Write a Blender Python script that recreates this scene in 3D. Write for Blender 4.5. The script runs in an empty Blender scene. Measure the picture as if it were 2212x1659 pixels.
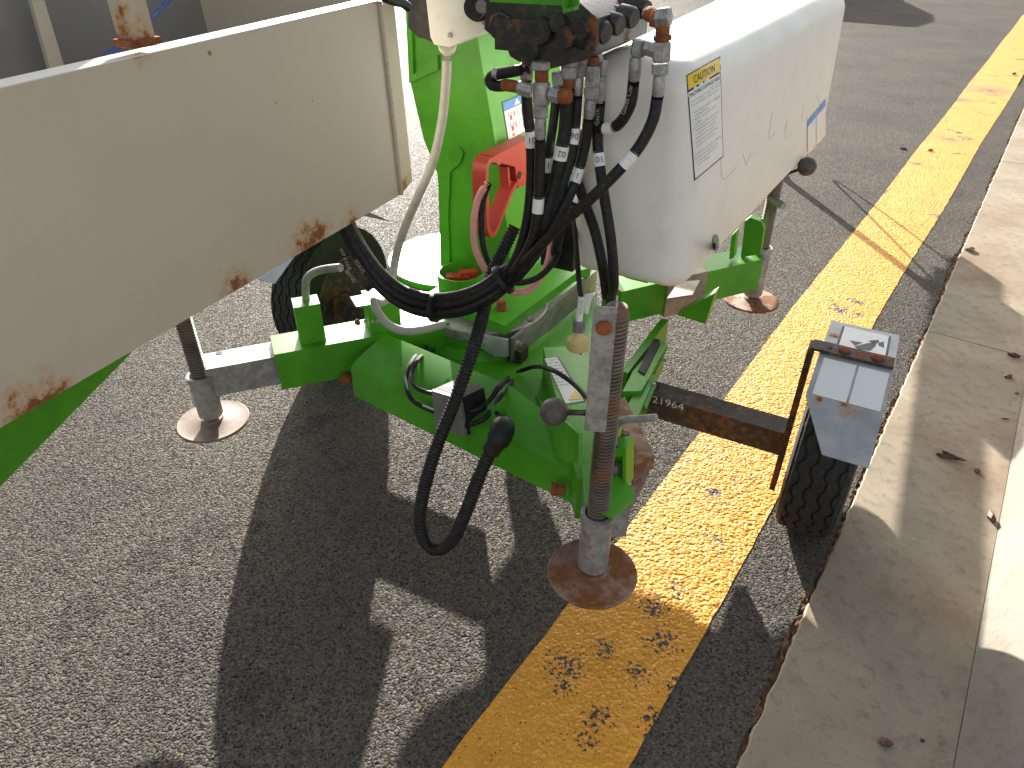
import bpy, bmesh, math, random
from mathutils import Vector, Matrix
random.seed(7)
sc = bpy.context.scene
COL = sc.collection

# ---------------------------------------------------------------- camera
CAM_H = 1.6
TH = math.atan(1535 / 2236.0)                       # pitch below the horizon
cam = bpy.data.cameras.new('camera'); cam.sensor_width = 36; cam.lens = 36 * 1535 / 2212
cam.clip_start = 0.02; cam.clip_end = 500
co = bpy.data.objects.new('camera', cam); COL.objects.link(co)
co.location = (0, 0, CAM_H); co.rotation_euler = (math.pi / 2 - TH, 0, 0)
sc.camera = co
# ---------------------------------------------------------------- world, sun, exposure
SUN = Vector((-0.12, 1.0, 0.30)).normalized()
EL = math.asin(SUN.z); AZ = math.atan2(SUN.x, SUN.y)
wd = bpy.data.worlds.new('World'); sc.world = wd; wd.use_nodes = True
wn = wd.node_tree.nodes; wl = wd.node_tree.links
sky = wn.new('ShaderNodeTexSky'); sky.sky_type = 'NISHITA'; sky.sun_disc = False
sky.sun_elevation = EL; sky.sun_rotation = AZ; sky.air_density = 1.0; sky.dust_density = 3.0; sky.ozone_density = 1.0
wn['Background'].inputs[1].default_value = 0.085
hz = wn.new('ShaderNodeHueSaturation'); hz.inputs['Saturation'].default_value = 0.35      # hazy, whitish sky
wl.new(sky.outputs[0], hz.inputs['Color']); wl.new(hz.outputs[0], wn['Background'].inputs[0])
sl = bpy.data.lights.new('sun', 'SUN'); sl.energy = 5.0; sl.angle = math.radians(0.53); sl.color = (1.0, 0.95, 0.87)
so = bpy.data.objects.new('sun', sl); COL.objects.link(so)
so.rotation_euler = (-SUN).to_track_quat('-Z', 'Y').to_euler()
sc.view_settings.view_transform = 'Standard'; sc.view_settings.look = 'None'
sc.view_settings.exposure = 1.75; sc.view_settings.gamma = 1.0
sc.render.engine = 'CYCLES'

# ---------------------------------------------------------------- helpers
F_ = Vector((0, math.cos(TH), -math.sin(TH))); U_ = Vector((0, math.sin(TH), math.cos(TH)))
CAMP = Vector((0, 0, CAM_H))
MO = Vector((0.0912, 2.0843, 0)); MA = math.radians(-28.6)      # the lift's own frame: x right, y rear, z up
MX = Vector((math.cos(MA), math.sin(MA), 0)); MY = Vector((-math.sin(MA), math.cos(MA), 0))
def _ray(u, v): return Vector((1, 0, 0)) * ((u - 1106) / 1535) - U_ * ((v - 829.5) / 1535) + F_
def G(u, v, z=0.0):                                   # survey point on a level plane, world frame
    d = _ray(u, v); t = (z - CAM_H) / d.z; return CAMP + d * t
CL = Vector(((CAMP - MO).dot(MX), (CAMP - MO).dot(MY), CAM_H))
def S(u, v, ax, val):                                 # survey point on a plane of the lift's frame
    d = _ray(u, v); d = Vector((d.dot(MX), d.dot(MY), d.z)); i = 'xyz'.index(ax)
    return CL + d * ((val - CL[i]) / d[i])

def new_obj(name, me, mat, parent=None):
    o = bpy.data.objects.new(name, me); COL.objects.link(o)
    if mat is not None and not me.materials: me.materials.append(mat)
    if parent is not None: o.parent = parent
    return o
def empty(name, loc=(0, 0, 0), rz=0.0):
    o = bpy.data.objects.new(name, None); COL.objects.link(o); o.location = loc; o.rotation_euler = (0, 0, rz)
    o.empty_display_size = 0.1; return o
def tag(o, label, cat, group=None):
    o['label'] = label; o['category'] = cat
    if group: o['group'] = group
    return o
def bm_obj(name, bm, mat, parent=None, smooth=False, bevel=0.0, seg=2, autos=True):
    if bevel > 0:
        es = [e for e in bm.edges if len(e.link_faces) == 2 and e.calc_face_angle(0) > 0.5]
        bmesh.ops.bevel(bm, geom=es, offset=bevel, segments=seg, affect='EDGES', profile=0.5, clamp_overlap=True)
    bmesh.ops.recalc_face_normals(bm, faces=bm.faces)
    me = bpy.data.meshes.new(name); bm.to_mesh(me); bm.free()
    if smooth:
        me.polygons.foreach_set('use_smooth', [True] * len(me.polygons))
        if autos: me.set_sharp_from_angle(angle=math.radians(38))
    return new_obj(name, me, mat, parent)
def add_hex(bm, c):                                    # 8 corners: bottom 4 then top 4
    v = [bm.verts.new(p) for p in c]
    for f in ((3, 2, 1, 0), (4, 5, 6, 7), (0, 1, 5, 4), (1, 2, 6, 5), (2, 3, 7, 6), (3, 0, 4, 7)):
        bm.faces.new([v[i] for i in f])
def add_box(bm, c, s, R=None):
    c = Vector(c); h = Vector(s) / 2; R = R or Matrix.Identity(3); pts = []
    for z in (-1, 1):
        for x, y in ((-1, -1), (1, -1), (1, 1), (-1, 1)):
            pts.append(c + R @ Vector((x * h.x, y * h.y, z * h.z)))
    add_hex(bm, pts)
def box(name, c, s, mat, parent, R=None, bevel=0.003, seg=2):
    bm = bmesh.new(); add_box(bm, c, s, R); return bm_obj(name, bm, mat, parent, bevel=bevel, seg=seg, smooth=True)
def add_prism(bm, pts, vec):
    vec = Vector(vec); a = [bm.verts.new(p) for p in pts]; b = [bm.verts.new(Vector(p) + vec) for p in pts]; n = len(pts)
    bm.faces.new(a[::-1]); bm.faces.new(b)
    for i in range(n): bm.faces.new((a[i], a[(i + 1) % n], b[(i + 1) % n], b[i]))
def prism(name, pts, vec, mat, parent, bevel=0.0015, seg=2):
    bm = bmesh.new(); add_prism(bm, pts, vec); return bm_obj(name, bm, mat, parent, bevel=bevel, seg=seg, smooth=True)
def plate_px(name, px, ax, val, thick, mat, parent, bevel=0.0015):
    vec = [0, 0, 0]; vec['xyz'.index(ax)] = thick
    return prism(name, [S(u, v, ax, val) for u, v in px], vec, mat, parent, bevel)
def frame_of(d):
    d = Vector(d).normalized(); up = Vector((0, 0, 1)) if abs(d.z) < 0.95 else Vector((0, 1, 0))
    x = d.cross(up).normalized(); y = x.cross(d).normalized(); return x, y, d
def spline(pts, step=0.012):
    pts = [Vector(p) for p in pts]; P = [pts[0] * 2 - pts[1]] + pts + [pts[-1] * 2 - pts[-2]]; out = []
    for i in range(1, len(P) - 2):
        p0, p1, p2, p3 = P[i - 1], P[i], P[i + 1], P[i + 2]
        n = max(2, int((p2 - p1).length / step))
        for k in range(n):
            t = k / n
            out.append(0.5 * ((2 * p1) + (p2 - p0) * t + (2 * p0 - 5 * p1 + 4 * p2 - p3) * t * t + (3 * p1 - p0 - 3 * p2 + p3) * t ** 3))
    out.append(pts[-1]); return out
def add_tube(bm, pts, r, n=10, caps=True):
    rings = []; x = None
    for i, p in enumerate(pts):
        d = (pts[min(i + 1, len(pts) - 1)] - pts[max(i - 1, 0)]).normalized()
        if x is None: x, y, _ = frame_of(d)
        else:
            x = (x - d * x.dot(d)).normalized(); y = d.cross(x)
        rr = r(i, len(pts)) if callable(r) else r
        rings.append([bm.verts.new(p + (x * math.cos(2 * math.pi * k / n) + y * math.sin(2 * math.pi * k / n)) * rr) for k in range(n)])
    for a, b in zip(rings, rings[1:]):
        for k in range(n): bm.faces.new((a[k], a[(k + 1) % n], b[(k + 1) % n], b[k]))
    if caps: bm.faces.new(rings[0][::-1]); bm.faces.new(rings[-1])
def tube(name, pts, r, mat, parent, n=10, step=0.012, smooth_path=True, autos=True):
    bm = bmesh.new(); add_tube(bm, spline(pts, step) if smooth_path else [Vector(p) for p in pts], r, n)
    return bm_obj(name, bm, mat, parent, smooth=True, autos=autos)
def add_lathe(bm, base, axis, prof, n=24, twist=None):  # prof: (distance along axis, radius)
    base = Vector(base); x, y, d = frame_of(axis); rings = []
    for h, r in prof:
        rings.append([bm.verts.new(base + d * h + (x * math.cos(2 * math.pi * k / n) + y * math.sin(2 * math.pi * k / n)) * max(r, 1e-5)) for k in range(n)])
    for a, b in zip(rings, rings[1:]):
        for k in range(n): bm.faces.new((a[k], a[(k + 1) % n], b[(k + 1) % n], b[k]))
    bm.faces.new(rings[0][::-1]); bm.faces.new(rings[-1])
def lathe(name, base, axis, prof, mat, parent, n=24):
    bm = bmesh.new(); add_lathe(bm, base, axis, prof, n); return bm_obj(name, bm, mat, parent, smooth=True)
def text(name, body, loc, xdir, ydir, size, mat, parent, align='LEFT', lift=0.0008, xs=1.0, off=0.0):
    c = bpy.data.curves.new(name, 'FONT'); c.body = body; c.size = size; c.align_x = align; c.resolution_u = 3; c.offset = off
    t = bpy.data.objects.new(name, c); COL.objects.link(t)
    me = bpy.data.meshes.new_from_object(t); bpy.data.objects.remove(t)
    x = Vector(xdir).normalized(); y = Vector(ydir); y = (y - x * y.dot(x)).normalized(); z = x.cross(y); loc = Vector(loc)
    for v in me.vertices: v.co = loc + x * v.co.x * xs + y * v.co.y + z * lift
    me.name = name; me.materials.clear()
    return new_obj(name, me, mat, parent)

# ---------------------------------------------------------------- materials
def nodes_of(m): return m.node_tree.nodes, m.node_tree.links
def mk(name):
    m = bpy.data.materials.new(name); m.use_nodes = True; return m
def noise(nt, scale, detail=4, rough=0.55, vec=None):
    n = nt.nodes.new('ShaderNodeTexNoise'); n.inputs['Scale'].default_value = scale; n.inputs['Detail'].default_value = detail
    n.inputs['Roughness'].default_value = rough
    if vec is not None: nt.links.new(vec, n.inputs['Vector'])
    return n.outputs['Fac']
def coords(nt): return nt.nodes.new('ShaderNodeTexCoord').outputs['Object']
def ramp(nt, src, stops):
    r = nt.nodes.new('ShaderNodeValToRGB'); e = r.color_ramp.elements
    while len(e) < len(stops): e.new(0.5)
    for el, (p, c) in zip(e, stops):
        el.position = p; el.color = (c, c, c, 1) if not isinstance(c, tuple) else (*c, 1)
    nt.links.new(src, r.inputs[0]); return r.outputs[0]
def mixc(nt, fac, a, b):
    m = nt.nodes.new('ShaderNodeMix'); m.data_type = 'RGBA'
    for s, i in ((fac, 0), (a, 6), (b, 7)):
        if isinstance(s, (int, float)): m.inputs[i].default_value = s
        elif isinstance(s, tuple): m.inputs[i].default_value = (*s, 1)
        else: nt.links.new(s, m.inputs[i])
    return m.outputs[2]
def maths(nt, op, a, b=0.0, clamp=False):
    m = nt.nodes.new('ShaderNodeMath'); m.operation = op; m.use_clamp = clamp
    for s, i in ((a, 0), (b, 1)):
        if isinstance(s, (int, float)): m.inputs[i].default_value = s
        else: nt.links.new(s, m.inputs[i])
    return m.outputs[0]
def bump(nt, h, strength, dist, prev=None):
    b = nt.nodes.new('ShaderNodeBump'); b.inputs['Strength'].default_value = strength; b.inputs['Distance'].default_value = dist
    nt.links.new(h, b.inputs['Height'])
    if prev is not None: nt.links.new(prev, b.inputs['Normal'])
    return b.outputs[0]
RUST1, RUST2 = (0.20, 0.065, 0.018), (0.055, 0.02, 0.01)
def paint(name, col, rough=0.4, metal=0.0, var=0.12, vscale=6, rust=0.0, rscale=9, spots=(), bumps=0.0, dirt=(0.25, 0.2, 0.14), dirtamt=0.12, spec=0.5, coat=0.0, col2=None, cscale=14):
    """paint / metal with uneven tone, dirt film, optional rust breaking through (everywhere by noise, or round given spots)"""
    m = mk(name); nt = m.node_tree; B = nt.nodes['Principled BSDF']; oc = coords(nt)
    n1 = noise(nt, vscale, 5, 0.6, oc); dark = tuple(c * (1 - var) for c in col); lite = tuple(min(1, c * (1 + var)) for c in col)
    c = mixc(nt, ramp(nt, n1, [(0.3, 0.0), (0.7, 1.0)]), dark, lite)
    if col2: c = mixc(nt, ramp(nt, noise(nt, cscale, 6, 0.7, oc), [(0.45, 0.0), (0.6, 1.0)]), c, col2)
    if dirtamt: c = mixc(nt, maths(nt, 'MULTIPLY', ramp(nt, noise(nt, vscale * 4, 6, 0.7, oc), [(0.5, 0.0), (0.75, 1.0)]), dirtamt * 3, True), c, dirt)
    fac = None; rn = noise(nt, rscale, 8, 0.68, oc)
    if rust > 0: fac = ramp(nt, rn, [(1 - rust - 0.04, 0.0), (1 - rust + 0.05, 1.0)])
    halo = None
    if spots: sn = maths(nt, 'MULTIPLY', maths(nt, 'SUBTRACT', noise(nt, 38, 6, 0.72, oc), 0.5), 2.6)
    for (p, r) in spots:
        d = nt.nodes.new('ShaderNodeVectorMath'); d.operation = 'DISTANCE'; nt.links.new(oc, d.inputs[0]); d.inputs[1].default_value = p
        s0 = maths(nt, 'ADD', maths(nt, 'SUBTRACT', 1.0, maths(nt, 'DIVIDE', d.outputs['Value'], r)), sn)
        halo = s0 if halo is None else maths(nt, 'MAXIMUM', halo, s0)
    if halo is not None:
        c = mixc(nt, ramp(nt, halo, [(0.0, 0.0), (0.75, 0.75)]), c, (0.42, 0.22, 0.08))
        sfac = ramp(nt, halo, [(0.52, 0.0), (0.85, 1.0)])
        fac = sfac if fac is None else maths(nt, 'MAXIMUM', fac, sfac)
    rv = None
    if fac is not None:
        rc = mixc(nt, noise(nt, 60, 5, 0.7, oc), RUST2, (0.34, 0.12, 0.03)); c = mixc(nt, fac, c, rc)
        rv = mixc(nt, fac, (rough,) * 3, (0.9,) * 3); nt.links.new(rv, B.inputs['Roughness'])
        if metal: nt.links.new(maths(nt, 'MULTIPLY', maths(nt, 'SUBTRACT', 1.0, fac), metal), B.inputs['Metallic'])
    else:
        rr = ramp(nt, noise(nt, vscale * 3, 4, 0.6, oc), [(0.3, max(0.05, rough - 0.08)), (0.7, min(1, rough + 0.1))]); nt.links.new(rr, B.inputs['Roughness'])
        B.inputs['Metallic'].default_value = metal
    nt.links.new(c, B.inputs['Base Color']); B.inputs['Specular IOR Level'].default_value = spec; B.inputs['Coat Weight'].default_value = coat
    h = noise(nt, 120, 3, 0.6, oc)
    if fac is not None: h = maths(nt, 'ADD', maths(nt, 'MULTIPLY', h, 0.4), maths(nt, 'MULTIPLY', rn, fac))
    nt.links.new(bump(nt, h, 0.25 if bumps == 0 else 1.0, 0.001 if bumps == 0 else bumps), B.inputs['Normal'])
    return m
def S3(u, v, ax, val): return tuple(S(u, v, ax, val))
BX = -0.15                                            # plane of the cage's side panel
M = {}
M['green'] = paint('green_paint', (0.078, 0.345, 0.016), 0.36, var=0.12, vscale=5, dirtamt=0.14, dirt=(0.07, 0.15, 0.035), spec=0.35, col2=(0.058, 0.265, 0.014), cscale=3.5,
                   spots=[(S3(770, 775, 'z', .48), .012), (S3(1362, 1085, 'z', .45), .012)])
M['green_chip'] = paint('green_paint_chipped', (0.078, 0.345, 0.016), 0.36, var=0.10, rust=0.30, rscale=16, dirtamt=0.10, dirt=(0.10, 0.14, 0.05))
M['cream'] = paint('cream_cover', (0.80, 0.775, 0.70), 0.42, var=0.025, vscale=2.5, dirtamt=0.07, dirt=(0.45, 0.36, 0.24))
M['cage'] = paint('cage_paint', (0.47, 0.42, 0.325), 0.45, var=0.05, vscale=3, dirtamt=0.05, dirt=(0.35, 0.27, 0.17),
                  spots=[(S3(70, 880, 'x', BX), .065), (S3(110, 855, 'x', BX), .05), (S3(515, 628, 'x', BX), .06), (S3(670, 530, 'x', BX), .07), (S3(690, 505, 'x', BX), .045),
                         (S3(760, 490, 'x', BX), .05), (S3(880, 415, 'x', BX), .055), (S3(865, 12, 'x', BX), .03), (S3(453, 115, 'x', BX), .007), (S3(597, 222, 'x', BX), .005),
                         (S3(675, 218, 'x', BX), .004), (S3(300, 95, 'x', BX), .04)])
M['cage_post'] = paint('cage_post_paint', (0.45, 0.39, 0.28), 0.5, var=0.06, spots=[(S3(300, 100, 'x', BX - .01), .06), (S3(262, 20, 'x', BX - .01), .015)], dirtamt=0.15)
M['cage_in'] = paint('cage_inside', (0.17, 0.165, 0.165), 0.5, var=0.10, vscale=2, dirtamt=0.3, rust=0.18, rscale=5)
M['galv'] = paint('galvanised', (0.30, 0.30, 0.285), 0.5, metal=0.45, var=0.35, vscale=16, dirtamt=0.33, dirt=(0.17, 0.13, 0.08), col2=(0.40, 0.40, 0.385), cscale=26)
M['galv_rust'] = paint('galvanised_rusty', (0.40, 0.40, 0.39), 0.55, metal=0.45, var=0.25, vscale=20, rust=0.42, rscale=12, dirtamt=0.25)
M['fender'] = paint('fender_zinc', (0.38, 0.39, 0.395), 0.5, metal=0.35, var=0.2, vscale=14, dirtamt=0.2, dirt=(0.2, 0.2, 0.2),
                    spots=[((0.885, 0.05, .60), .03), ((0.965, -0.235, .56), .035), ((0.90, -0.235, .56), .02)])
M['pad'] = paint('rusty_pad', (0.30, 0.19, 0.14), 0.55, metal=0.2, var=0.3, vscale=9, rust=0.5, rscale=7, dirtamt=0.2, dirt=(0.36, 0.31, 0.27))
M['pad_pale'] = paint('worn_pad', (0.20, 0.14, 0.105), 0.6, metal=0.1, var=0.3, vscale=9, rust=0.40, rscale=8, dirtamt=0.25, dirt=(0.26, 0.22, 0.19))
M['rustplate'] = paint('rust_plate', (0.24, 0.13, 0.085), 0.6, metal=0.25, var=0.3, vscale=8, rust=0.48, rscale=9, dirtamt=0.3, dirt=(0.34, 0.30, 0.26))
M['rust'] = paint('rust', (0.24, 0.075, 0.02), 0.9, var=0.5, vscale=30, dirtamt=0.3, dirt=(0.06, 0.03, 0.02), bumps=0.004)
M['screw'] = paint('greased_screw', (0.20, 0.17, 0.15), 0.45, metal=0.6, var=0.35, vscale=18, rust=0.42, rscale=6, dirtamt=0.2, dirt=(0.1, 0.06, 0.03))
M['dark_steel'] = paint('dark_steel', (0.035, 0.027, 0.024), 0.55, metal=0.2, var=0.35, vscale=12, rust=0.42, rscale=10, dirtamt=0.2)
M['manifold'] = paint('manifold_black', (0.018, 0.018, 0.019), 0.38, var=0.3, vscale=10, rust=0.42, rscale=11, dirtamt=0.12, dirt=(0.20, 0.12, 0.05), bumps=0.0025)
M['rubber'] = paint('hose_rubber', (0.010, 0.010, 0.0105), 0.5, spec=0.3, var=0.25, vscale=20, dirtamt=0.15, dirt=(0.09, 0.08, 0.07))
M['tyre'] = paint('tyre_rubber', (0.012, 0.0115, 0.0115), 0.75, var=0.25, vscale=20, dirtamt=0.2, dirt=(0.06, 0.05, 0.04))
M['plastic_black'] = paint('black_plastic', (0.014, 0.014, 0.0145), 0.5, spec=0.3, var=0.1, dirtamt=0.1, dirt=(0.1, 0.09, 0.08))
M['plastic_grey'] = paint('grey_plastic', (0.16, 0.155, 0.155), 0.5, var=0.1, vscale=14, dirtamt=0.3, dirt=(0.28, 0.26, 0.24))
M['ball'] = paint('ball_plastic', (0.075, 0.06, 0.055), 0.5, var=0.2, vscale=25, dirtamt=0.3, dirt=(0.16, 0.12, 0.09))
M['conduit'] = paint('grey_conduit', (0.40, 0.385, 0.35), 0.5, var=0.08, dirtamt=0.25, dirt=(0.2, 0.17, 0.12))
M['red'] = paint('red_plastic', (0.43, 0.036, 0.024), 0.42, var=0.08, vscale=9, dirtamt=0.12, dirt=(0.2, 0.05, 0.03))
M['pink'] = paint('faded_red_cable', (0.72, 0.33, 0.28), 0.5, var=0.12, dirtamt=0.25, dirt=(0.4, 0.2, 0.15))
M['zinc'] = paint('zinc_fitting', (0.30, 0.30, 0.295), 0.45, metal=0.5, var=0.4, vscale=45, dirtamt=0.25, dirt=(0.55, 0.53, 0.48), rust=0.17, rscale=30)
M['ctrl'] = paint('control_box_grey', (0.66, 0.645, 0.58), 0.4, var=0.03, dirtamt=0.08)
M['sticker'] = paint('sticker_white', (0.78, 0.78, 0.76), 0.35, var=0.03, dirtamt=0.06, dirt=(0.5, 0.42, 0.3))
M['sleeve_white'] = paint('hose_marker', (0.80, 0.80, 0.78), 0.4, var=0.03, dirtamt=0.1)
M['ink'] = paint('print_black', (0.025, 0.025, 0.025), 0.5, var=0.0, dirtamt=0)
M['ink_grey'] = paint('print_grey', (0.35, 0.34, 0.32), 0.5, var=0.0, dirtamt=0)
M['ink_pale'] = paint('print_pale', (0.30, 0.295, 0.28), 0.6, var=0.0, dirtamt=0)
M['chalk'] = paint('chalk_mark', (0.62, 0.60, 0.55), 0.9, var=0.1, dirtamt=0)
M['blue'] = paint('print_blue', (0.06, 0.24, 0.62), 0.4, var=0.0, dirtamt=0)
M['yellow'] = paint('print_yellow', (0.80, 0.55, 0.05), 0.4, var=0.0, dirtamt=0)
M['printred'] = paint('print_red', (0.55, 0.06, 0.04), 0.4, var=0.0, dirtamt=0)
M['printgreen'] = paint('print_green', (0.10, 0.32, 0.16), 0.4, var=0.0, dirtamt=0)
M['plug'] = paint('aged_plug', (0.62, 0.47, 0.20), 0.4, var=0.1, dirtamt=0.15)
M['bluecord'] = paint('blue_cord', (0.02, 0.055, 0.20), 0.6, var=0.1)
M['steelgrey'] = paint('bare_steel', (0.27, 0.25, 0.23), 0.5, metal=0.5, var=0.3, vscale=14, rust=0.30, rscale=9, dirtamt=0.3, dirt=(0.35, 0.31, 0.26))

# ---- ground materials
def stones(nt, oc, scale):
    nz = nt.nodes.new('ShaderNodeTexNoise'); nz.inputs['Scale'].default_value = 55; nz.inputs['Detail'].default_value = 2; nt.links.new(oc, nz.inputs['Vector'])
    ms = nt.nodes.new('ShaderNodeVectorMath'); ms.operation = 'SCALE'; ms.inputs['Scale'].default_value = 0.010; nt.links.new(nz.outputs['Color'], ms.inputs[0])
    wv = nt.nodes.new('ShaderNodeVectorMath'); wv.operation = 'ADD'; nt.links.new(oc, wv.inputs[0]); nt.links.new(ms.outputs[0], wv.inputs[1])
    v = nt.nodes.new('ShaderNodeTexVoronoi'); v.inputs['Scale'].default_value = scale; nt.links.new(wv.outputs[0], v.inputs['Vector'])
    d = nt.nodes.new('ShaderNodeVectorMath'); d.operation = 'SUBTRACT'; nt.links.new(wv.outputs[0], d.inputs[0]); nt.links.new(v.outputs['Position'], d.inputs[1])
    c = nt.nodes.new('ShaderNodeVectorMath'); c.operation = 'SUBTRACT'; nt.links.new(v.outputs['Color'], c.inputs[0]); c.inputs[1].default_value = (.5, .5, .5)
    k = nt.nodes.new('ShaderNodeVectorMath'); k.operation = 'DOT_PRODUCT'; nt.links.new(d.outputs[0], k.inputs[0]); nt.links.new(c.outputs[0], k.inputs[1])
    facet = maths(nt, 'MULTIPLY', k.outputs['Value'], scale * 1.1)          # each stone is a tilted chip
    sep = nt.nodes.new('ShaderNodeSeparateColor'); nt.links.new(v.outputs['Color'], sep.inputs[0])
    dome = ramp(nt, v.outputs['Distance'], [(0.0, 1.0), (0.45, 0.75), (0.85, 0.0)])
    h = maths(nt, 'ADD', maths(nt, 'MULTIPLY', dome, maths(nt, 'ADD', sep.outputs[2], 0.30)), facet)
    return v, sep, h
def asphalt_mat():
    m = mk('asphalt'); nt = m.node_tree; B = nt.nodes['Principled BSDF']; oc = coords(nt)
    v, sep, h = stones(nt, oc, 178)
    tone = ramp(nt, sep.outputs[0], [(0.0, (0.022, 0.022, 0.027)), (0.25, (0.060, 0.060, 0.060)), (0.7, (0.125, 0.120, 0.110)), (0.9, (0.16, 0.135, 0.10)), (1.0, (0.028, 0.030, 0.038))])
    c = mixc(nt, ramp(nt, v.outputs['Distance'], [(0.40, 0.0), (0.75, 1.0)]), tone, (0.105, 0.090, 0.070))
    big = noise(nt, 1.3, 4, 0.6, oc); c2 = mixc(nt, ramp(nt, big, [(0.35, 0.0), (0.65, 1.0)]), (0.84, 0.84, 0.85), (1.12, 1.09, 1.05))
    mm = nt.nodes.new('ShaderNodeMix'); mm.data_type = 'RGBA'; mm.blend_type = 'MULTIPLY'; mm.inputs[0].default_value = 1.0
    nt.links.new(c, mm.inputs[6]); nt.links.new(c2, mm.inputs[7]); c = mm.outputs[2]
    blot = ramp(nt, noise(nt, 5.5, 3, 0.55, oc), [(0.68, 0.0), (0.73, 1.0)])
    c = mixc(nt, maths(nt, 'MULTIPLY', blot, 0.5), c, (0.018, 0.018, 0.020))
    on = noise(nt, 14, 4, 0.6, oc); oil = None
    for (u, v_, rad) in ((690, 912, .09), (650, 935, .07), (745, 1010, .05), (610, 1000, .05), (430, 1160, .12), (330, 1200, .10), (1640, 1375, .03), (180, 1330, .10), (900, 1480, .05), (560, 1500, .10), (1520, 560, .16), (2050, 420, .2)):
        d = nt.nodes.new('ShaderNodeVectorMath'); d.operation = 'DISTANCE'; nt.links.new(oc, d.inputs[0]); d.inputs[1].default_value = tuple(G(u, v_))
        q = maths(nt, 'SUBTRACT', 1.0, maths(nt, 'DIVIDE', d.outputs['Value'], rad)); oil = q if oil is None else maths(nt, 'MAXIMUM', oil, q)
    oil = ramp(nt, maths(nt, 'ADD', oil, maths(nt, 'MULTIPLY', maths(nt, 'SUBTRACT', on, 0.5), 2.2)), [(0.25, 0.0), (0.7, 0.32)])
    c = mixc(nt, oil, c, (0.020, 0.020, 0.022))
    nt.links.new(c, B.inputs['Base Color'])
    nt.links.new(ramp(nt, sep.outputs[1], [(0.0, 0.55), (1.0, 0.95)]), B.inputs['Roughness']); B.inputs['Specular IOR Level'].default_value = 0.04
    h = maths(nt, 'ADD', h, maths(nt, 'MULTIPLY', noise(nt, 45, 2, 0.5, oc), 0.45))
    nt.links.new(bump(nt, h, 1.0, 0.0032), B.inputs['Normal'])
    return m
def linepaint_mat():
    m = mk('yellow_line_paint'); nt = m.node_tree; B = nt.nodes['Principled BSDF']; oc = coords(nt)
    v, sep, h = stones(nt, oc, 112)
    y = mixc(nt, ramp(nt, noise(nt, 7, 4, 0.6, oc), [(0.3, 0.0), (0.7, 1.0)]), (0.63, 0.268, 0.014), (0.73, 0.335, 0.030))
    y = mixc(nt, maths(nt, 'MULTIPLY', ramp(nt, noise(nt, 2.2, 4, 0.6, oc), [(0.5, 0.0), (0.75, 1.0)]), 0.35), y, (0.44, 0.24, 0.055))
    patch = ramp(nt, noise(nt, 4.2, 3, 0.6, oc), [(0.50, 0.0), (0.70, 1.0)])
    worn = maths(nt, 'GREATER_THAN', maths(nt, 'ADD', maths(nt, 'MULTIPLY', patch, 0.42), maths(nt, 'MULTIPLY', noise(nt, 75, 3, 0.65, oc), 0.80)), 0.735)
    worn = maths(nt, 'MAXIMUM', worn, maths(nt, 'GREATER_THAN', noise(nt, 140, 2, 0.5, oc), 0.695))
    sn = noise(nt, 90, 4, 0.65, oc)
    for (u, v_, rad) in ((1225, 1440, .075), (1215, 1480, .05), (1305, 1400, .05), (1290, 1545, .055), (1410, 1310, .06), (1430, 1385, .07), (1470, 1490, .06), (1420, 1560, .06), (1460, 1270, .05), (1270, 1600, .04), (1380, 1450, .05), (2140, 195, .35), (2075, 215, .22), (2050, 300, .14)):
        d = nt.nodes.new('ShaderNodeVectorMath'); d.operation = 'DISTANCE'; nt.links.new(oc, d.inputs[0]); d.inputs[1].default_value = tuple(G(u, v_, .004))
        q = maths(nt, 'ADD', maths(nt, 'SUBTRACT', 1.0, maths(nt, 'DIVIDE', d.outputs['Value'], rad)), maths(nt, 'MULTIPLY', maths(nt, 'SUBTRACT', sn, 0.5), 5.0))
        worn = maths(nt, 'MAXIMUM', worn, maths(nt, 'GREATER_THAN', maths(nt, 'MULTIPLY', q, maths(nt, 'LESS_THAN', d.outputs['Value'], rad * 1.25)), 0.78))
    c = mixc(nt, worn, y, (0.045, 0.043, 0.042)); nt.links.new(c, B.inputs['Base Color'])
    B.inputs['Roughness'].default_value = 0.55; B.inputs['Specular IOR Level'].default_value = 0.3
    h = maths(nt, 'ADD', maths(nt, 'MULTIPLY', h, 0.75), maths(nt, 'MULTIPLY', noise(nt, 45, 2, 0.5, oc), 1.2))
    h = maths(nt, 'SUBTRACT', h, maths(nt, 'MULTIPLY', worn, 0.3))
    nt.links.new(bump(nt, h, 0.9, 0.0042), B.inputs['Normal']); return m
def concrete_mat(name, col, stain):
    m = mk(name); nt = m.node_tree; B = nt.nodes['Principled BSDF']; oc = coords(nt)
    c = mixc(nt, ramp(nt, noise(nt, 3.2, 6, 0.62, oc), [(0.32, 0.0), (0.68, 1.0)]), tuple(x * 0.70 for x in col), col)
    c = mixc(nt, ramp(nt, noise(nt, 1.7, 5, 0.6, oc), [(0.46, 0.0), (0.70, 0.8)]), c, stain)
    c = mixc(nt, ramp(nt, noise(nt, 210, 3, 0.7, oc), [(0.58, 0.0), (0.70, 0.6)]), c, (0.12, 0.10, 0.08))
    c = mixc(nt, ramp(nt, noise(nt, 26, 5, 0.7, oc), [(0.50, 0.0), (0.68, 0.5)]), c, (0.15, 0.115, 0.08))
    nt.links.new(c, B.inputs['Base Color']); B.inputs['Roughness'].default_value = 0.85; B.inputs['Specular IOR Level'].default_value = 0.25
    h = maths(nt, 'ADD', noise(nt, 300, 4, 0.7, oc), maths(nt, 'MULTIPLY', noise(nt, 35, 4, 0.6, oc), 0.8))
    nt.links.new(bump(nt, h, 0.5, 0.0018), B.inputs['Normal']); return m
M['asphalt'] = asphalt_mat(); M['line'] = linepaint_mat()
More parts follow.
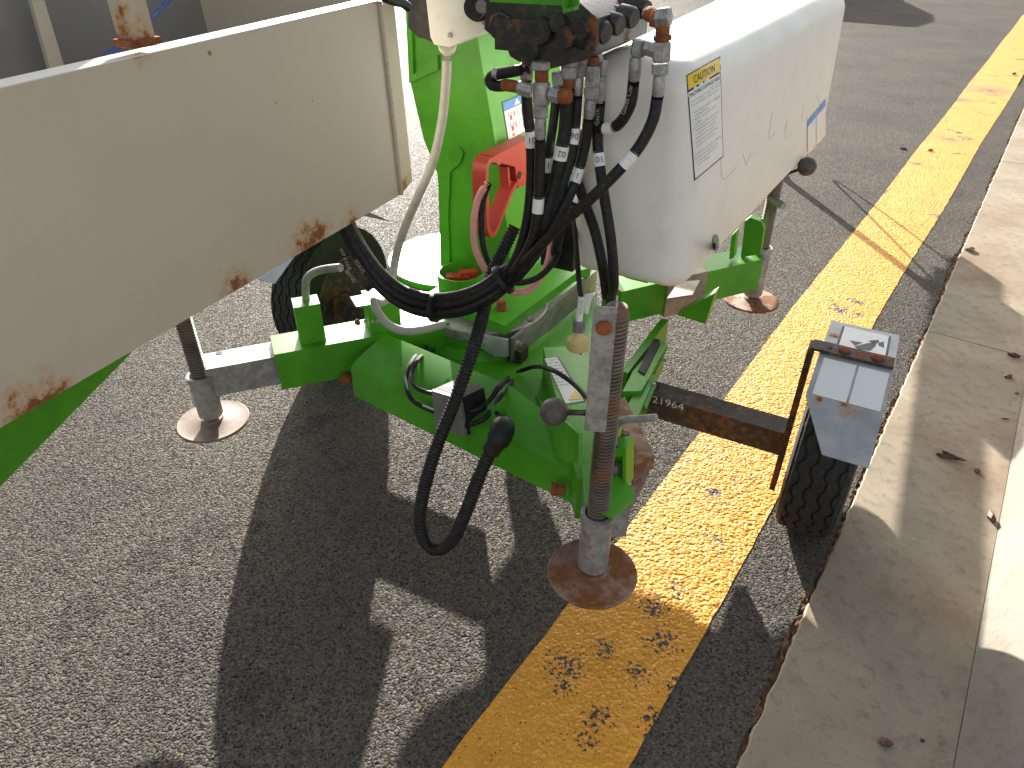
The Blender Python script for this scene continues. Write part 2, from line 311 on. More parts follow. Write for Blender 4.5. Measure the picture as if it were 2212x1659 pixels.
M['concrete'] = concrete_mat('gutter_concrete', (0.385, 0.32, 0.235), (0.22, 0.145, 0.085))
M['kerb'] = concrete_mat('kerb_concrete', (0.29, 0.26, 0.215), (0.22, 0.20, 0.17))
M['soil'] = paint('joint_soil', (0.17, 0.085, 0.045), 0.95, var=0.5, vscale=40, dirtamt=0.5, dirt=(0.06, 0.035, 0.025), bumps=0.008)
M['grass'] = paint('verge_soil', (0.16, 0.15, 0.08), 0.95, var=0.4, vscale=10, dirtamt=0.3)

# ================================================================ the setting
K0 = Vector((0.499, 0.82, 0)); KD = Vector((0.574, 0.819, 0)).normalized(); KN = Vector((KD.y, -KD.x, 0))
def K(s, n, z=0.0): return K0 + KD * s + KN * n + Vector((0, 0, z))
def struct(o): o['kind'] = 'structure'; return o
def sheet(name, quads, mat):
    bm = bmesh.new()
    for q in quads: bm.faces.new([bm.verts.new(p) for p in q])
    return struct(bm_obj(name, bm, mat))
rn = random.Random(3)
# road: asphalt up to the gutter, its edge broken by loss of stones
bm = bmesh.new()
ss = [-6 + 0.03 * i for i in range(0, 480)]
edge = []
off = 0.0
for s in ss:
    off += rn.uniform(-.006, .006); off *= 0.86
    edge.append(-0.010 + off + rn.uniform(-.005, .004))
prev = None
far = -60
rows = []
for s, e in zip(ss, edge):
    rows.append((bm.verts.new(K(s, e)), bm.verts.new(K(s, e - .25)), bm.verts.new(K(s, -14))))
for a, b in zip(rows, rows[1:]):
    for i in range(2): bm.faces.new((a[i], b[i], b[i + 1], a[i + 1]))
# edge thickness
low = [bm.verts.new(K(s, e + .004, -.03)) for s, e in zip(ss, edge)]
for i in range(len(ss) - 1): bm.faces.new((rows[i][0], low[i], low[i + 1], rows[i + 1][0]))
road = struct(bm_obj('road', bm, M['asphalt']))
sheet('ground', [[Vector((-220, -220, -.08)), Vector((220, -220, -.08)), Vector((220, 220, -.08)), Vector((-220, 220, -.08))]], M['asphalt'])
sheet('far_road', [[K(8.37, -.004, -.006), K(150, -.004, -.006), K(150, -60, -.006), K(8.37, -60, -.006)],
                   [K(-60, -.004, -.006), K(-5.97, -.004, -.006), K(-5.97, -60, -.006), K(-60, -60, -.006)],
                   [K(-6.0, -13.99, -.006), K(8.4, -13.99, -.006), K(8.4, -60, -.006), K(-6.0, -60, -.006)]], M['asphalt'])
# painted yellow edge line
bm = bmesh.new(); rows = []
for i in range(0, 330):
    s = -2 + i * 0.05
    w1 = math.sin(s * 2.1) * .004 + rn.uniform(-.0025, .0025); w2 = math.sin(s * 1.7 + 1) * .006 + rn.uniform(-.0025, .0025)
    rows.append((bm.verts.new(K(s, -.536 - .016 * min(1, max(0, s / 2)) + w1, .002)), bm.verts.new(K(s, -.202 + w2 + .060 * max(0, (s - 3) / 5), .002))))
for a, b in zip(rows, rows[1:]): bm.faces.new((a[0], a[1], b[1], b[0]))
struct(bm_obj('yellow_line', bm, M['line']))
# dirt in the joint between asphalt and gutter
bm = bmesh.new(); rows = []
for i in range(0, 1150):
    s = -2 + i * 0.012; r = [K(s + rn.uniform(-.004, .004), -.034, -.028)]
    for n in (-.022, -.012, -.003, .004): r.append(K(s + rn.uniform(-.005, .005), n + rn.uniform(-.004, .004), rn.uniform(-.012, .0035)))
    r.append(K(s, .012, -.02)); rows.append([bm.verts.new(p) for p in r])
for a, b in zip(rows, rows[1:]):
    for j in range(len(a) - 1): bm.faces.new((a[j], a[j + 1], b[j + 1], b[j]))
struct(bm_obj('joint_soil', bm, M['soil']))
# gutter slabs (cast lengths with open joints) and rolled kerb
gut = struct(empty('gutter', K(0, 0)))
def slab(s0, s1):
    bm = bmesh.new(); n_ = max(2, int((s1 - s0) / .02)); rows = []
    for i in range(n_ + 1):
        s = s0 + (s1 - s0) * i / n_
        w = rn.uniform(-.0035, .0035)
        rows.append([bm.verts.new(p - K(0, 0)) for p in (K(s, w, -.05), K(s, w + .001, .001), K(s, .006 + w * .6, .0075), K(s, .20, .006), K(s, .3935, .006), K(s, .3945, -.05))])
    for a, b in zip(rows, rows[1:]):
        for j in range(5): bm.faces.new((a[j], a[j + 1], b[j + 1], b[j]))
    bm.faces.new(rows[0][::-1]); bm.faces.new(rows[-1])
    return bm_obj('slab', bm, M['concrete'], gut)
js = [-4.5, -1.2, 2.345, 5.35, 8.4, 11.4, 14.5]
for a, b in zip(js, js[1:]): slab(a + .003, b - .003)
kerb = struct(empty('kerb', K(0, .4)))
def kerb_len(s0, s1):
    bm = bmesh.new(); prof = [(.3950, -.05), (.3952, .0065), (.404, .014), (.452, .085), (.470, .108), (.490, .122), (.52, .128), (.60, .131), (.75, .134), (.752, -.05)]
    rows = []
    for i in range(9):
        s = s0 + (s1 - s0) * i / 8
        rows.append([bm.verts.new(K(s, n, z) - K(0, .4)) for n, z in prof])
    for a, b in zip(rows, rows[1:]):
        for j in range(len(prof) - 1): bm.faces.new((a[j], a[j + 1], b[j + 1], b[j]))
    bm.faces.new(rows[0][::-1]); bm.faces.new(rows[-1])
    return bm_obj('kerb_length', bm, M['kerb'], kerb, smooth=True)
for a, b in zip(js, js[1:]): kerb_len(a + .003, b - .003)
sheet('footpath', [[K(-30, .753, .130), K(40, .753, .130), K(40, 30, .15), K(-30, 30, .15)]], M['kerb'])

# ================================================================ the trailer-mounted boom lift
lift = empty('boom_lift', MO, MA)
tag(lift, 'bright green trailer boom lift with cream cover, hoses and cage parked beside the kerb', 'boom lift')
def V(*a): return Vector(a)

# ---------------------------------------------------------------- chassis
ch = empty('chassis'); ch.parent = lift
def diag_beam(px, py, r0, r1, half, zb, zt, mat, name, off=0.0, parent=ch, bevel=.004, chamfer=0.0):
    d = V(px, py, 0); ln = d.length; d.normalize(); n = V(-d.y, d.x, 0)
    a, b = d * (r0 * ln), d * (r1 * ln); pts = []
    for z in (zb, zt):
        pts += [a + n * (off - half) + V(0, 0, z), b + n * (off - half) + V(0, 0, z), b + n * (off + half) + V(0, 0, z), a + n * (off + half) + V(0, 0, z)]
    bm = bmesh.new(); add_hex(bm, pts); return bm_obj(name, bm, mat, parent, bevel=bevel, smooth=True)
LJ, RJ, BJ, HJ = (-.690, -.808), (.545, -.798), (.552, .757), (-.69, .78)
OFF = {LJ: -.028, RJ: .030, BJ: 0.0, HJ: 0.0}
for J, r1 in ((LJ, .80), (RJ, .90), (BJ, .955), (HJ, .80)):
    diag_beam(*J, .30, r1, .058, .375, .500, M['green'], 'outrigger_housing', OFF[J])
for J, r0 in ((LJ, .6), (RJ, .8), (BJ, .9), (HJ, .6)):
    o = diag_beam(*J, r0, .985, .046, .390, .485, M['galv'], 'outrigger_arm', OFF[J])
# hole in the left arm's top
d = V(*LJ, 0).normalized()
lathe('pin_hole', S(473, 763, 'z', .4848), (0, 0, 1), [(0, .0095), (.0012, .0095)], M['plastic_black'], ch, 20)
# galvanised sheath round the rear beam
diag_beam(*BJ, .50, .68, .064, .360, .506, M['steelgrey'], 'beam_sheath')
prism('sheath_flange', [S(1440, 648, 'z', .508), S(1465, 612, 'z', .508), S(1512, 608, 'z', .508), S(1495, 640, 'z', .508)], (0, 0, .006), M['steelgrey'], ch)
# deck plate under the turret
prism('deck_plate', [V(-.40, -.50, .385), V(.10, -.56, .385), V(.36, -.45, .385), V(.35, -.33, .385), V(.05, .36, .385), V(-.40, .46, .385)], (0, 0, .012), M['green'], ch)
# front apron: lip and sloping panel
A0, A1 = V(-.344, -.560, .35), V(.449, -.669, .35)
ap = bmesh.new()
def ap_pt(t, inn, z):
    p = A0.lerp(A1, t); n = V(.136, .99, 0); return V(p.x + n.x * inn, p.y + n.y * inn, z)
prof = [(.012, .345), (0, .35), (0.004, .452), (.02, .463), (.15, .500), (.16, .480), (.03, .44), (.012, .40)]
ra = [ap.verts.new(ap_pt(0, i, z + (.012 if i > .15 else 0))) for i, z in prof]; rb = [ap.verts.new(ap_pt(.60, i, z + (-.008 if i > .15 else 0))) for i, z in prof]; rc = [ap.verts.new(ap_pt(1, min(i, .10), z if i < .1 else .452)) for i, z in prof]
for a, b in ((ra, rb), (rb, rc)):
    for j in range(len(prof)): ap.faces.new((a[j], a[(j + 1) % 8], b[(j + 1) % 8], b[j]))
ap.faces.new(ra[::-1]); ap.faces.new(rc)
bm_obj('front_apron', ap, M['green'], ch, bevel=.003, smooth=True)
# side gusset from hub to right housing with its chamfered top edge
gus = [(1083, 772), (1118, 792), (1168, 872), (1228, 918), (1250, 938), (1250, 1000), (1225, 1000), (1100, 930), (1070, 880)]
def gp(u, v):
    d_ = V(*RJ, 0).normalized(); n_ = V(-d_.y, d_.x, 0) * -1      # plane left of the right diagonal
    r = _ray(u, v); r = V(r.dot(MX), r.dot(MY), r.z); o = V(*RJ, 0).normalized().orthogonal()
    nn = V(-d_.y, d_.x, 0); k = -.062
    t = (k - CL.dot(nn)) / r.dot(nn); return CL + r * t
dR = V(*RJ, 0).normalized(); nR = V(-dR.y, dR.x, 0)
bm = bmesh.new(); add_prism(bm, [gp(*p) for p in gus], nR * .008); bm_obj('gusset', bm, M['green'], ch, bevel=.0025, smooth=True)
# left post boxes welded on the left housing
def upbox(name, u0, u1, vt, vb, yv, depth, mat):
    a = S(u0, vb, 'y', yv); b = S(u1, vb, 'y', yv); t = S((u0 + u1) / 2, vt, 'y', yv)
    return box(name, ((a.x + b.x) / 2, yv + depth / 2, (a.z + t.z) / 2), (b.x - a.x, depth, t.z - a.z), mat, ch, bevel=.004)
zt = .468
bl = diag_beam(*LJ, .655, .725, .032, .5005, .625, M['green'], 'pin_post', -.028)
bl2 = diag_beam(*LJ, .44, .53, .045, .5005, .605, M['green'], 'label_post', -.03)
lathe('bolt', S(775, 695, 'y', -.44), (-.3, -1, 0), [(0, .010), (.008, .010), (.008, .006), (.012, .006)], M['rust'], ch, 8)
for u in (790, 806, 816): lathe('bolt', S(u, 693, 'y', -.43), (.2, -1, 0), [(0, .006), (.006, .006)], M['galv_rust'], ch, 8)
lathe('pivot_bolt', S(748, 812, 'y', -.52), (.5, -.86, 0), [(0, .016), (.012, .016), (.012, .019), (.028, .017), (.032, .012)], M['rust'], ch, 12)
lathe('pivot_bolt', S(1212, 1058, 'y', -.70), (-.9, -.3, 0), [(-.01, .014), (.012, .014), (.012, .017), (.024, .016)], M['rust'], ch, 10)
# sticker on label post
def sticker(name, px, ax, val, mat, parent, th=.0008):
    vec = [0, 0, 0]; vec['xyz'.index(ax)] = th
    bm = bmesh.new(); add_prism(bm, [S(u, v, ax, val) for u, v in px], vec); return bm_obj(name, bm, mat, parent)
sticker('label', [(757, 642), (803, 633), (818, 655), (770, 663)], 'z', .6058, M['sticker'], ch)
# hub tube and slew ring
HX, HY = -.135, .0
lathe('hub_tube', (-.16, -.085, .398), (0, 0, 1), [(0, .215), (.012, .20), (.022, .192), (.0535, .192)], M['green'], ch, 56)
# right corner: bracket, top plate, inner screw, cable
d2 = dR
prism('corner_plate', [S(1256, 1010, 'z', .503), S(1300, 1000, 'z', .503), S(1370, 1062, 'z', .503), S(1368, 1085, 'z', .503), S(1322, 1122, 'z', .503), S(1262, 1090, 'z', .503)], (0, 0, .006), M['green_chip'], ch)
bm = bmesh.new()
add_prism(bm, [S(1306, 972, 'y', -.70), S(1352, 968, 'y', -.70), S(1352, 985, 'y', -.70), S(1306, 990, 'y', -.70)], (0, .05, 0))
add_prism(bm, [S(1345, 985, 'y', -.70), S(1352, 985, 'y', -.70), S(1352, 1060, 'y', -.70), S(1345, 1064, 'y', -.70)], (0, .05, 0))
add_prism(bm, [S(1300, 972, 'y', -.651), S(1352, 968, 'y', -.651), S(1352, 1060, 'y', -.651), S(1300, 1064, 'y', -.651)], (0, .004, 0))
bm_obj('pin_bracket', bm, M['green_chip'], ch, bevel=.002, smooth=True)
lathe('stop_bolt', S(1326, 1055, 'y', -.675), (0, 0, 1), [(0, .012)] + [(.004 + i * .003, .0115 if i % 2 else .009) for i in range(22)] + [(.075, .009)], M['screw'], ch, 14)
box('label_bracket', S(1318, 925, 'z', .60), (.04, .05, .05), M['green_chip'], ch)
# rusted folded plate behind the right jack
bm = bmesh.new()
q = [S(1325, 868, 'z', .445), S(1350, 858, 'z', .445), S(1415, 985, 'z', .445), S(1372, 1005, 'z', .445)]
add_prism(bm, q, (0, 0, -.006))
q2 = [S(1415, 987, 'z', .443), S(1372, 1005, 'z', .443), S(1366, 1048, 'z', .39), S(1410, 1010, 'z', .39)]
add_prism(bm, q2, (-.004, .004, -.003))
q3 = [S(1366, 1048, 'z', .39), S(1404, 1020, 'z', .39), S(1350, 1130, 'z', .36), S(1322, 1170, 'z', .36), S(1336, 1105, 'z', .39)]
add_prism(bm, q3, (-.004, .002, -.004))
bm_obj('folded_plate', bm, M['rustplate'], ch)
lathe('plate_hole', S(1352, 936, 'z', .4455), (0, 0, 1), [(0, .010), (.0012, .010)], M['plastic_black'], ch, 16)
# axle bracket running along the right side
bm = bmesh.new()
za = .36
add_prism(bm, [S(1345, 892, 'z', za), S(1372, 915, 'z', za), S(1405, 835, 'z', za), S(1398, 805, 'z', za)], (0, 0, -.10))
bm_obj('axle_bracket', bm, M['green'], ch, bevel=.003, smooth=True)
bm = bmesh.new()
add_prism(bm, [S(1342, 800, 'z', za + .01), S(1356, 806, 'z', za + .01), S(1445, 690, 'z', za + .01), S(1428, 688, 'z', za + .01)], (0, 0, -.11))
bm_obj('bracket_rail', bm, M['green'], ch, bevel=.003, smooth=True)
bm = bmesh.new()
add_prism(bm, [S(1345, 845, 'z', za + .012), S(1385, 845, 'z', za + .012), S(1415, 790, 'z', za + .012), S(1440, 742, 'z', za + .012), S(1425, 735, 'z', za + .012), S(1368, 800, 'z', za + .012)], (0, 0, -.10))
bm_obj('bracket_block', bm, M['green'], ch, bevel=.003, smooth=True)
sticker('rubber_block', [(1378, 802), (1392, 810), (1425, 745), (1424, 735), (1412, 733)], 'z', za + .013, M['plastic_black'], ch, .004)
bm = bmesh.new()
add_prism(bm, [S(1400, 800, 'z', za - .01), S(1416, 805, 'z', za - .01), S(1443, 748, 'z', za - .01), S(1432, 742, 'z', za - .01)], (0, 0, -.008))
add_prism(bm, [S(1382, 842, 'z', za - .01), S(1395, 885, 'z', za - .03), S(1418, 830, 'z', za - .03), S(1410, 800, 'z', za - .01)], (0, 0, -.012))
bm_obj('bracket_flange', bm, M['green_chip'], ch, bevel=.002, smooth=True)
for (u, v) in ((1425, 775), (1400, 828), (1384, 852)):
    lathe('bracket_bolt', S(u, v, 'z', za - .015), (1, -.1, .1), [(0, .009), (.012, .010), (.012, .006), (.026, .006)], M['galv_rust'], ch, 6)
# axle
bm = bmesh.new(); add_box(bm, (.60, -.018, .262), (.50, .082, .082)); ax = bm_obj('axle', bm, M['dark_steel'], ch, bevel=.008, smooth=True)
bm = bmesh.new(); add_box(bm, (-.60, .0, .262), (.56, .082, .082)); bm_obj('axle', bm, M['dark_steel'], ch, bevel=.008, smooth=True)
text('number_marking', '21964', S(1408, 868, 'y', -.0605), S(1500, 893, 'y', -.0605) - S(1408, 868, 'y', -.0605), (0, 0, 1), .036, M['chalk'], ax, xs=1.15, lift=.001)
# hanging leg below the rear beam
prism('hanging_plate', [S(1468, 668, 'z', .335), S(1540, 640, 'z', .335), S(1528, 650, 'z', .335)][:0] or [S(1462, 680, 'y', .30), S(1545, 632, 'y', .30), S(1523, 700, 'y', .30)], (0, .05, 0), M['green'], ch)
box('shadow_box', (-.60, .86, .68), (.54, .23, .24), M['plastic_black'], ch, bevel=.012)  # unseen box added behind the mast to shape the front ground shadow
for x in (-.72, -.48): box('shadow_box_leg', (x, .80, .53), (.03, .10, .062), M['green'], ch)  # legs under the added shadow-casting box
# rear crossing beam, visible under the cover
plate_px('rear_post', [(1600, 556), (1642, 549), (1650, 494), (1643, 478), (1620, 470), (1609, 478)], 'y', .66, .03, M['green'], ch)
plate_px('rear_post', [(1575, 560), (1584, 558), (1590, 500), (1580, 510)], 'y', .60, .05, M['green'], ch)
# warning label on the deck
def quad_frame(px, ax, val):
    p = [S(u, v, ax, val) for u, v in px]; return p
lab = sticker('warning_label', [(1176, 775), (1204, 772), (1262, 866), (1222, 872)], 'z', .5012, M['sticker'], ch)
a, b, c_, d_ = [S(u, v, 'z', .5022) for u, v in ((1176, 775), (1204, 772), (1262, 866), (1222, 872))]
ex = (c_ - d_).normalized(); ey = (a - d_).normalized()
tri = [S(1228, 864, 'z', .5028), S(1258, 862, 'z', .5028), S(1243, 843, 'z', .5028)]
bm = bmesh.new(); add_prism(bm, tri, (0, 0, .0006)); bm_obj('warning_triangle', bm, M['yellow'], lab)
for k in range(9):
    t = .06 + k * .072; p0 = a.lerp(d_, t); p1 = b.lerp(c_, t)
    text('print', 'outrigger must be lowered fully'[(k * 3) % 9:][:20], p1.lerp(p0, .08), p0 - p1, (d_ - a) * -1 if False else (a - d_), .0115, M['ink'], lab, xs=.62, lift=-.0008)
bm = bmesh.new(); add_prism(bm, [b.lerp(c_, .0), b.lerp(c_, 1.0), c_ + (c_ - d_).normalized() * .004, b + (c_ - d_).normalized() * .004], (0, 0, .001)); bm_obj('label_border', bm, M['ink'], lab)
# junction box with cables
JP = [S(u, v, 'y', -.635) for u, v in ((932, 844), (994, 862), (1007, 944), (941, 920))]
bm = bmesh.new(); add_prism(bm, [p + V(.002, .012, 0) for p in JP], V(.030, .055, .006)); jb = bm_obj('junction_box', bm, M['plastic_black'], ch, bevel=.006, smooth=True)
bm = bmesh.new(); add_prism(bm, JP, (0, .010, 0)); bm_obj('lid', bm, M['plastic_grey'], jb, bevel=.004, smooth=True)
def cable(name, px, ys_, r, mat, parent, n=8):
    if not isinstance(ys_, (list, tuple)): ys_ = [ys_] * len(px)
    return tube(name, [S(u, v, 'y', y) for (u, v), y in zip(px, ys_)], r, mat, parent, n)
from mathutils.bvhtree import BVHTree
def bvh_of(names):
    vs, fs = [], []
    for o in ch.children:
        if o.type == 'MESH' and o.name.split('.')[0] in names:
            k = len(vs); vs += [x.co.copy() for x in o.data.vertices]; fs += [[i + k for i in p.vertices] for p in o.data.polygons]
    return BVHTree.FromPolygons(vs, fs)
CB = bvh_of(('front_apron', 'gusset', 'hub_tube', 'hub_neck', 'outrigger_housing', 'deck_plate'))
def hit(u, v, out, alt=-.5):
    d = _ray(u, v); d = V(d.dot(MX), d.dot(MY), d.z).normalized(); h = CB.ray_cast(CL, d)
    return h[0] - d * out if h[0] is not None else S(u, v, 'y', alt)
def hug(px, outs, r, name='cable'): return tube(name, [hit(u, v, o) for (u, v), o in zip(px, outs)], r, M['rubber'], ch, 8)
hug([(922, 748), (892, 778), (877, 815), (882, 850), (900, 872), (940, 890)], [-.01, .03, .045, .05, .05, .03], .0065)
hug([(938, 755), (905, 775), (889, 810), (897, 835), (925, 848), (958, 852)], [-.01, .03, .045, .05, .05, .04], .0065)
hug([(1005, 890), (1035, 882), (1062, 858), (1080, 830), (1098, 816)], [.03, .04, .04, .03, -.01], .0075)
hug([(1008, 920), (1045, 905), (1068, 878), (1088, 842), (1106, 824)], [.03, .04, .04, .03, -.01], .0075)
hug([(1118, 803), (1155, 792), (1190, 798), (1230, 822), (1260, 850), (1288, 880)], [.02, .10, .12, .12, .12, .13], .0065)
# socket tab and plug
bm = bmesh.new(); add_prism(bm, [S(1061, 882, 'y', -.625), S(1092, 858, 'y', -.625), S(1094, 908, 'y', -.625), S(1075, 930, 'y', -.625), S(1061, 940, 'y', -.625)], (0, .005, 0)); sk = bm_obj('socket_tab', bm, M['green'], ch)
lathe('tab_hole', S(1074, 893, 'y', -.6255), (0, -1, 0), [(0, .0075), (.001, .0075)], M['plastic_black'], sk, 14)
pl_ = [S(1082, 908, 'y', -.64), S(1085, 930, 'y', -.68), S(1076, 950, 'y', -.70), S(1060, 975, 'y', -.715)]
tube('cable_plug', pl_, lambda i, n: [.016, .028, .031, .031, .030, .024, .0225, .0225][min(7, int(i / n * 8))], M['plastic_black'], ch, 14)
# corrugated sleeve hanging in a loop
def corr(i, n): return .0175 if (i % 4) < 2 else .0150
cp = [S(1112, 490, 'y', -.33), S(1085, 545, 'y', -.37), S(1060, 600, 'y', -.41), S(1043, 680, 'y', -.50), S(1020, 760, 'y', -.60), S(985, 860, 'y', -.68), S(945, 960, 'y', -.74), S(918, 1050, 'y', -.78), S(907, 1120, 'y', -.80), S(918, 1170, 'y', -.805), S(942, 1187, 'y', -.805), S(975, 1170, 'y', -.80), S(1005, 1110, 'y', -.79), S(1035, 1030, 'y', -.76), S(1060, 975, 'y', -.715)]
tube('corrugated_sleeve', cp, corr, M['rubber'], ch, 12, step=.0024, autos=False)

# ---------------------------------------------------------------- jacks
def thread_prof(z0, z1, r, pitch=.0085):
    out = []; z = z0
    while z < z1:
        out += [(z, r), (z + pitch * .45, r), (z + pitch * .55, r * .86), (z + pitch * .95, r * .86)]; z += pitch
    return out
def jack(name, J, zs, ztop, padmat, sleeve_h, handle=None):
    j = empty(name); j.parent = lift
    x, y = J
    lathe('foot_pad', (x, y, zs - .012), (0, 0, 1), [(0, .100), (.003, .104), (.008, .105), (.0105, .102), (.0095, .090), (.0115, .050), (.016, .032), (.020, .030)], padmat, j, 48)
    lathe('sleeve', (x, y, zs + .012), (0, 0, 1), [(0, .018), (.004, .028), (.012, .035), (sleeve_h - .02, .035), (sleeve_h - .018, .0375), (sleeve_h, .0375), (sleeve_h + .001, .028), (sleeve_h - .01, .027)], M['galv'], j, 32)
    lathe('screw', (x, y, zs + sleeve_h - .06), (0, 0, 1), [(0, .022)] + thread_prof(.01, ztop - (zs + sleeve_h - .06) - .012, .0235) + [(ztop - (zs + sleeve_h - .06) - .01, .021), (ztop - (zs + sleeve_h - .06), .019)], M['screw'], j, 24)
    return j
jr = jack('corner_jack', RJ, .30, .998, M['pad'], .175)
jl = jack('corner_jack', LJ, .30, .90, M['pad_pale'], .150)
jb_ = jack('corner_jack', BJ, .30, .80, M['pad'], .205)
jh = jack('corner_jack', HJ, .30, .80, M['pad'], .15)
# folded handle on the right front jack: channel, bolt, rod and ball
bm = bmesh.new()
def chan(x, y, z0, z1, w, d, t, bm, R):
    for (cx, cy, sx, sy) in ((0, -d / 2, w, t), (-w / 2, 0, t, d), (w / 2, 0, t, d)):
        add_box(bm, V(x, y, (z0 + z1) / 2) + R @ V(cx, cy, 0), (sx, sy, z1 - z0), R)
Rz = Matrix.Rotation(math.radians(20), 3, 'Z')
chan(RJ[0] - .016, RJ[1] - .016, .738, 1.012, .038, .046, .004, bm, Rz)
hd = bm_obj('handle_channel', bm, M['galv'], jr, bevel=.0015, smooth=True)
pb = V(RJ[0] - .016, RJ[1] - .016, .972) + Rz @ V(0, -.026, 0)
lathe('bolt', pb, Rz @ V(0, -1, 0), [(0, .014), (.004, .0145), (.009, .011), (.011, .004)], M['rust'], hd, 16)
bc = V(.449, -.840, .756)
bm = bmesh.new(); bmesh.ops.create_uvsphere(bm, u_segments=28, v_segments=18, radius=.0285, matrix=Matrix.Translation(bc))
bm_obj('ball_knob', bm, M['ball'], jr, smooth=True)
tube('handle_rod', [bc, V(RJ[0] - .01, RJ[1] - .01, .762)], .0095, M['dark_steel'], jr, 14, smooth_path=False)
# handle ball of the rear jack
bc2 = V(.640, .765, .83)
bm = bmesh.new(); bmesh.ops.create_uvsphere(bm, u_segments=24, v_segments=16, radius=.032, matrix=Matrix.Translation(bc2))
bm_obj('ball_knob', bm, M['ball'], jb_, smooth=True)
tube('handle_rod', [bc2, V(BJ[0], BJ[1], .78)], .010, M['dark_steel'], jb_, 12, smooth_path=False)
lathe('cross_pin', V(BJ[0] + .03, BJ[1] - .03, .70), (-1, .6, .2), [(-.02, .014), (.05, .014)], M['galv'], jb_, 14)
# bent locking pins
tube('locking_pin', [S(1326, 972, 'y', -.69), S(1328, 935, 'y', -.69), S(1333, 918, 'y', -.69), S(1350, 907, 'y', -.69), S(1385, 905, 'y', -.69), S(1418, 902, 'y', -.69)], .0085, M['galv'], ch, 12)
tube('locking_pin', [S(662, 660, 'y', -.53), S(660, 620, 'y', -.53), S(664, 600, 'y', -.53), S(682, 587, 'y', -.53), S(705, 581, 'y', -.53), S(736, 578, 'y', -.53)], .0115, M['galv'], ch, 12)

# ---------------------------------------------------------------- wheels and mudguards
def tyre_mesh(r, wdt, n=144):
    bm = bmesh.new(); rings = []
    hw = wdt / 2
    g = [-.62, -.22, .22, .62]
    for k in range(n):
        a = 2 * math.pi * k / n; zz = (.06 if (k // 3) % 2 else -.06)
        pr = [(-hw * .80, r * .56), (-hw * .93, r * .62), (-hw, r * .74), (-hw * .98, r * .86), (-hw * .90, r * .945)]
        sh = r * (.957 if k % 4 < 2 else .945)
        pr += [(-hw * .84, sh), (-hw * .80, r * .985)]
        for gg in g:
            c = (gg + zz) * hw
            rc = r * (1.0 - .012 * abs(gg))
            pr += [(c - .045 * hw, rc), (c - .035 * hw, rc - .007), (c + .035 * hw, rc - .007), (c + .045 * hw, rc)]
        pr += [(hw * .80, r * .985), (hw * .84, sh), (hw * .90, r * .945), (hw * .98, r * .86), (hw, r * .74), (hw * .93, r * .62), (hw * .80, r * .56)]
        rings.append([bm.verts.new((x, math.sin(a) * rr, math.cos(a) * rr)) for x, rr in pr])
    for i in range(n):
        a, b = rings[i], rings[(i + 1) % n]
        for j in range(len(a) - 1): bm.faces.new((a[j], a[j + 1], b[j + 1], b[j]))
    return bm
def wheel(cx, cy, cz, r, wdt, inner):
    w_ = empty('wheel'); w_.parent = lift; w_.location = (cx, cy, cz)
    bm_obj('tyre', tyre_mesh(r, wdt), M['tyre'], w_, smooth=True)
    pr = [(-wdt * .42, r * .60), (-wdt * .45, r * .57), (-wdt * .40, r * .54), (-wdt * .2, r * .50), (wdt * .0, r * .47), (wdt * .10, r * .36), (wdt * .10, r * .22), (wdt * .14, r * .20), (wdt * .14, r * .02), (wdt * .16, r * .02), (wdt * .16, r * .5), (wdt * .45, r * .58), (wdt * .42, r * .60)]
    if inner > 0: pr = [(-a, b) for a, b in pr][::-1]
    lathe('rim', (0, 0, 0), (1, 0, 0), pr, M['dark_steel'], w_, 48)
    lathe('hub_drum', (0, 0, 0), (1, 0, 0), [(-.045 if inner < 0 else -.01, .07), (.01 if inner < 0 else .045, .07)], M['dark_steel'], w_, 24)
    return w_
RW, WW = .277, .165
wheel(.955, .0, RW, RW, WW, -1)
wheel(-.955, .05, RW, RW, WW, 1)
def fender(sgn, yo, x0, x1):
    f = empty('mudguard'); f.parent = lift
    prof = [(.30, .49), (.15, .588), (-.085, .605), (-.235, .562), (-.365, .495)]
    bm = bmesh.new(); t = .0025
    rows = []
    for i, (y, z) in enumerate(prof):
        l_, r_ = x0, x1
        if i == 4: l_ = x0 + (x1 - x0) * .42
        rows.append(([bm.verts.new((x, y + yo, z)) for x in (l_, r_)], [bm.verts.new((x, y + yo, z - t)) for x in (l_, r_)]))
    for a, b in zip(rows, rows[1:]):
        bm.faces.new((a[0][0], a[0][1], b[0][1], b[0][0])); bm.faces.new((a[1][0], b[1][0], b[1][1], a[1][1]))
        for s in (0, 1): bm.faces.new((a[0][s], b[0][s], b[1][s], a[1][s]))
    for e in (rows[0], rows[-1]): bm.faces.new((e[0][0], e[0][1], e[1][1], e[1][0]))
    bm_obj('fender_sheet', bm, M['fender'], f)
    return f
fr = fender(1, 0.0, .868, 1.048)
fl = fender(-1, .05, -1.048, -.868)
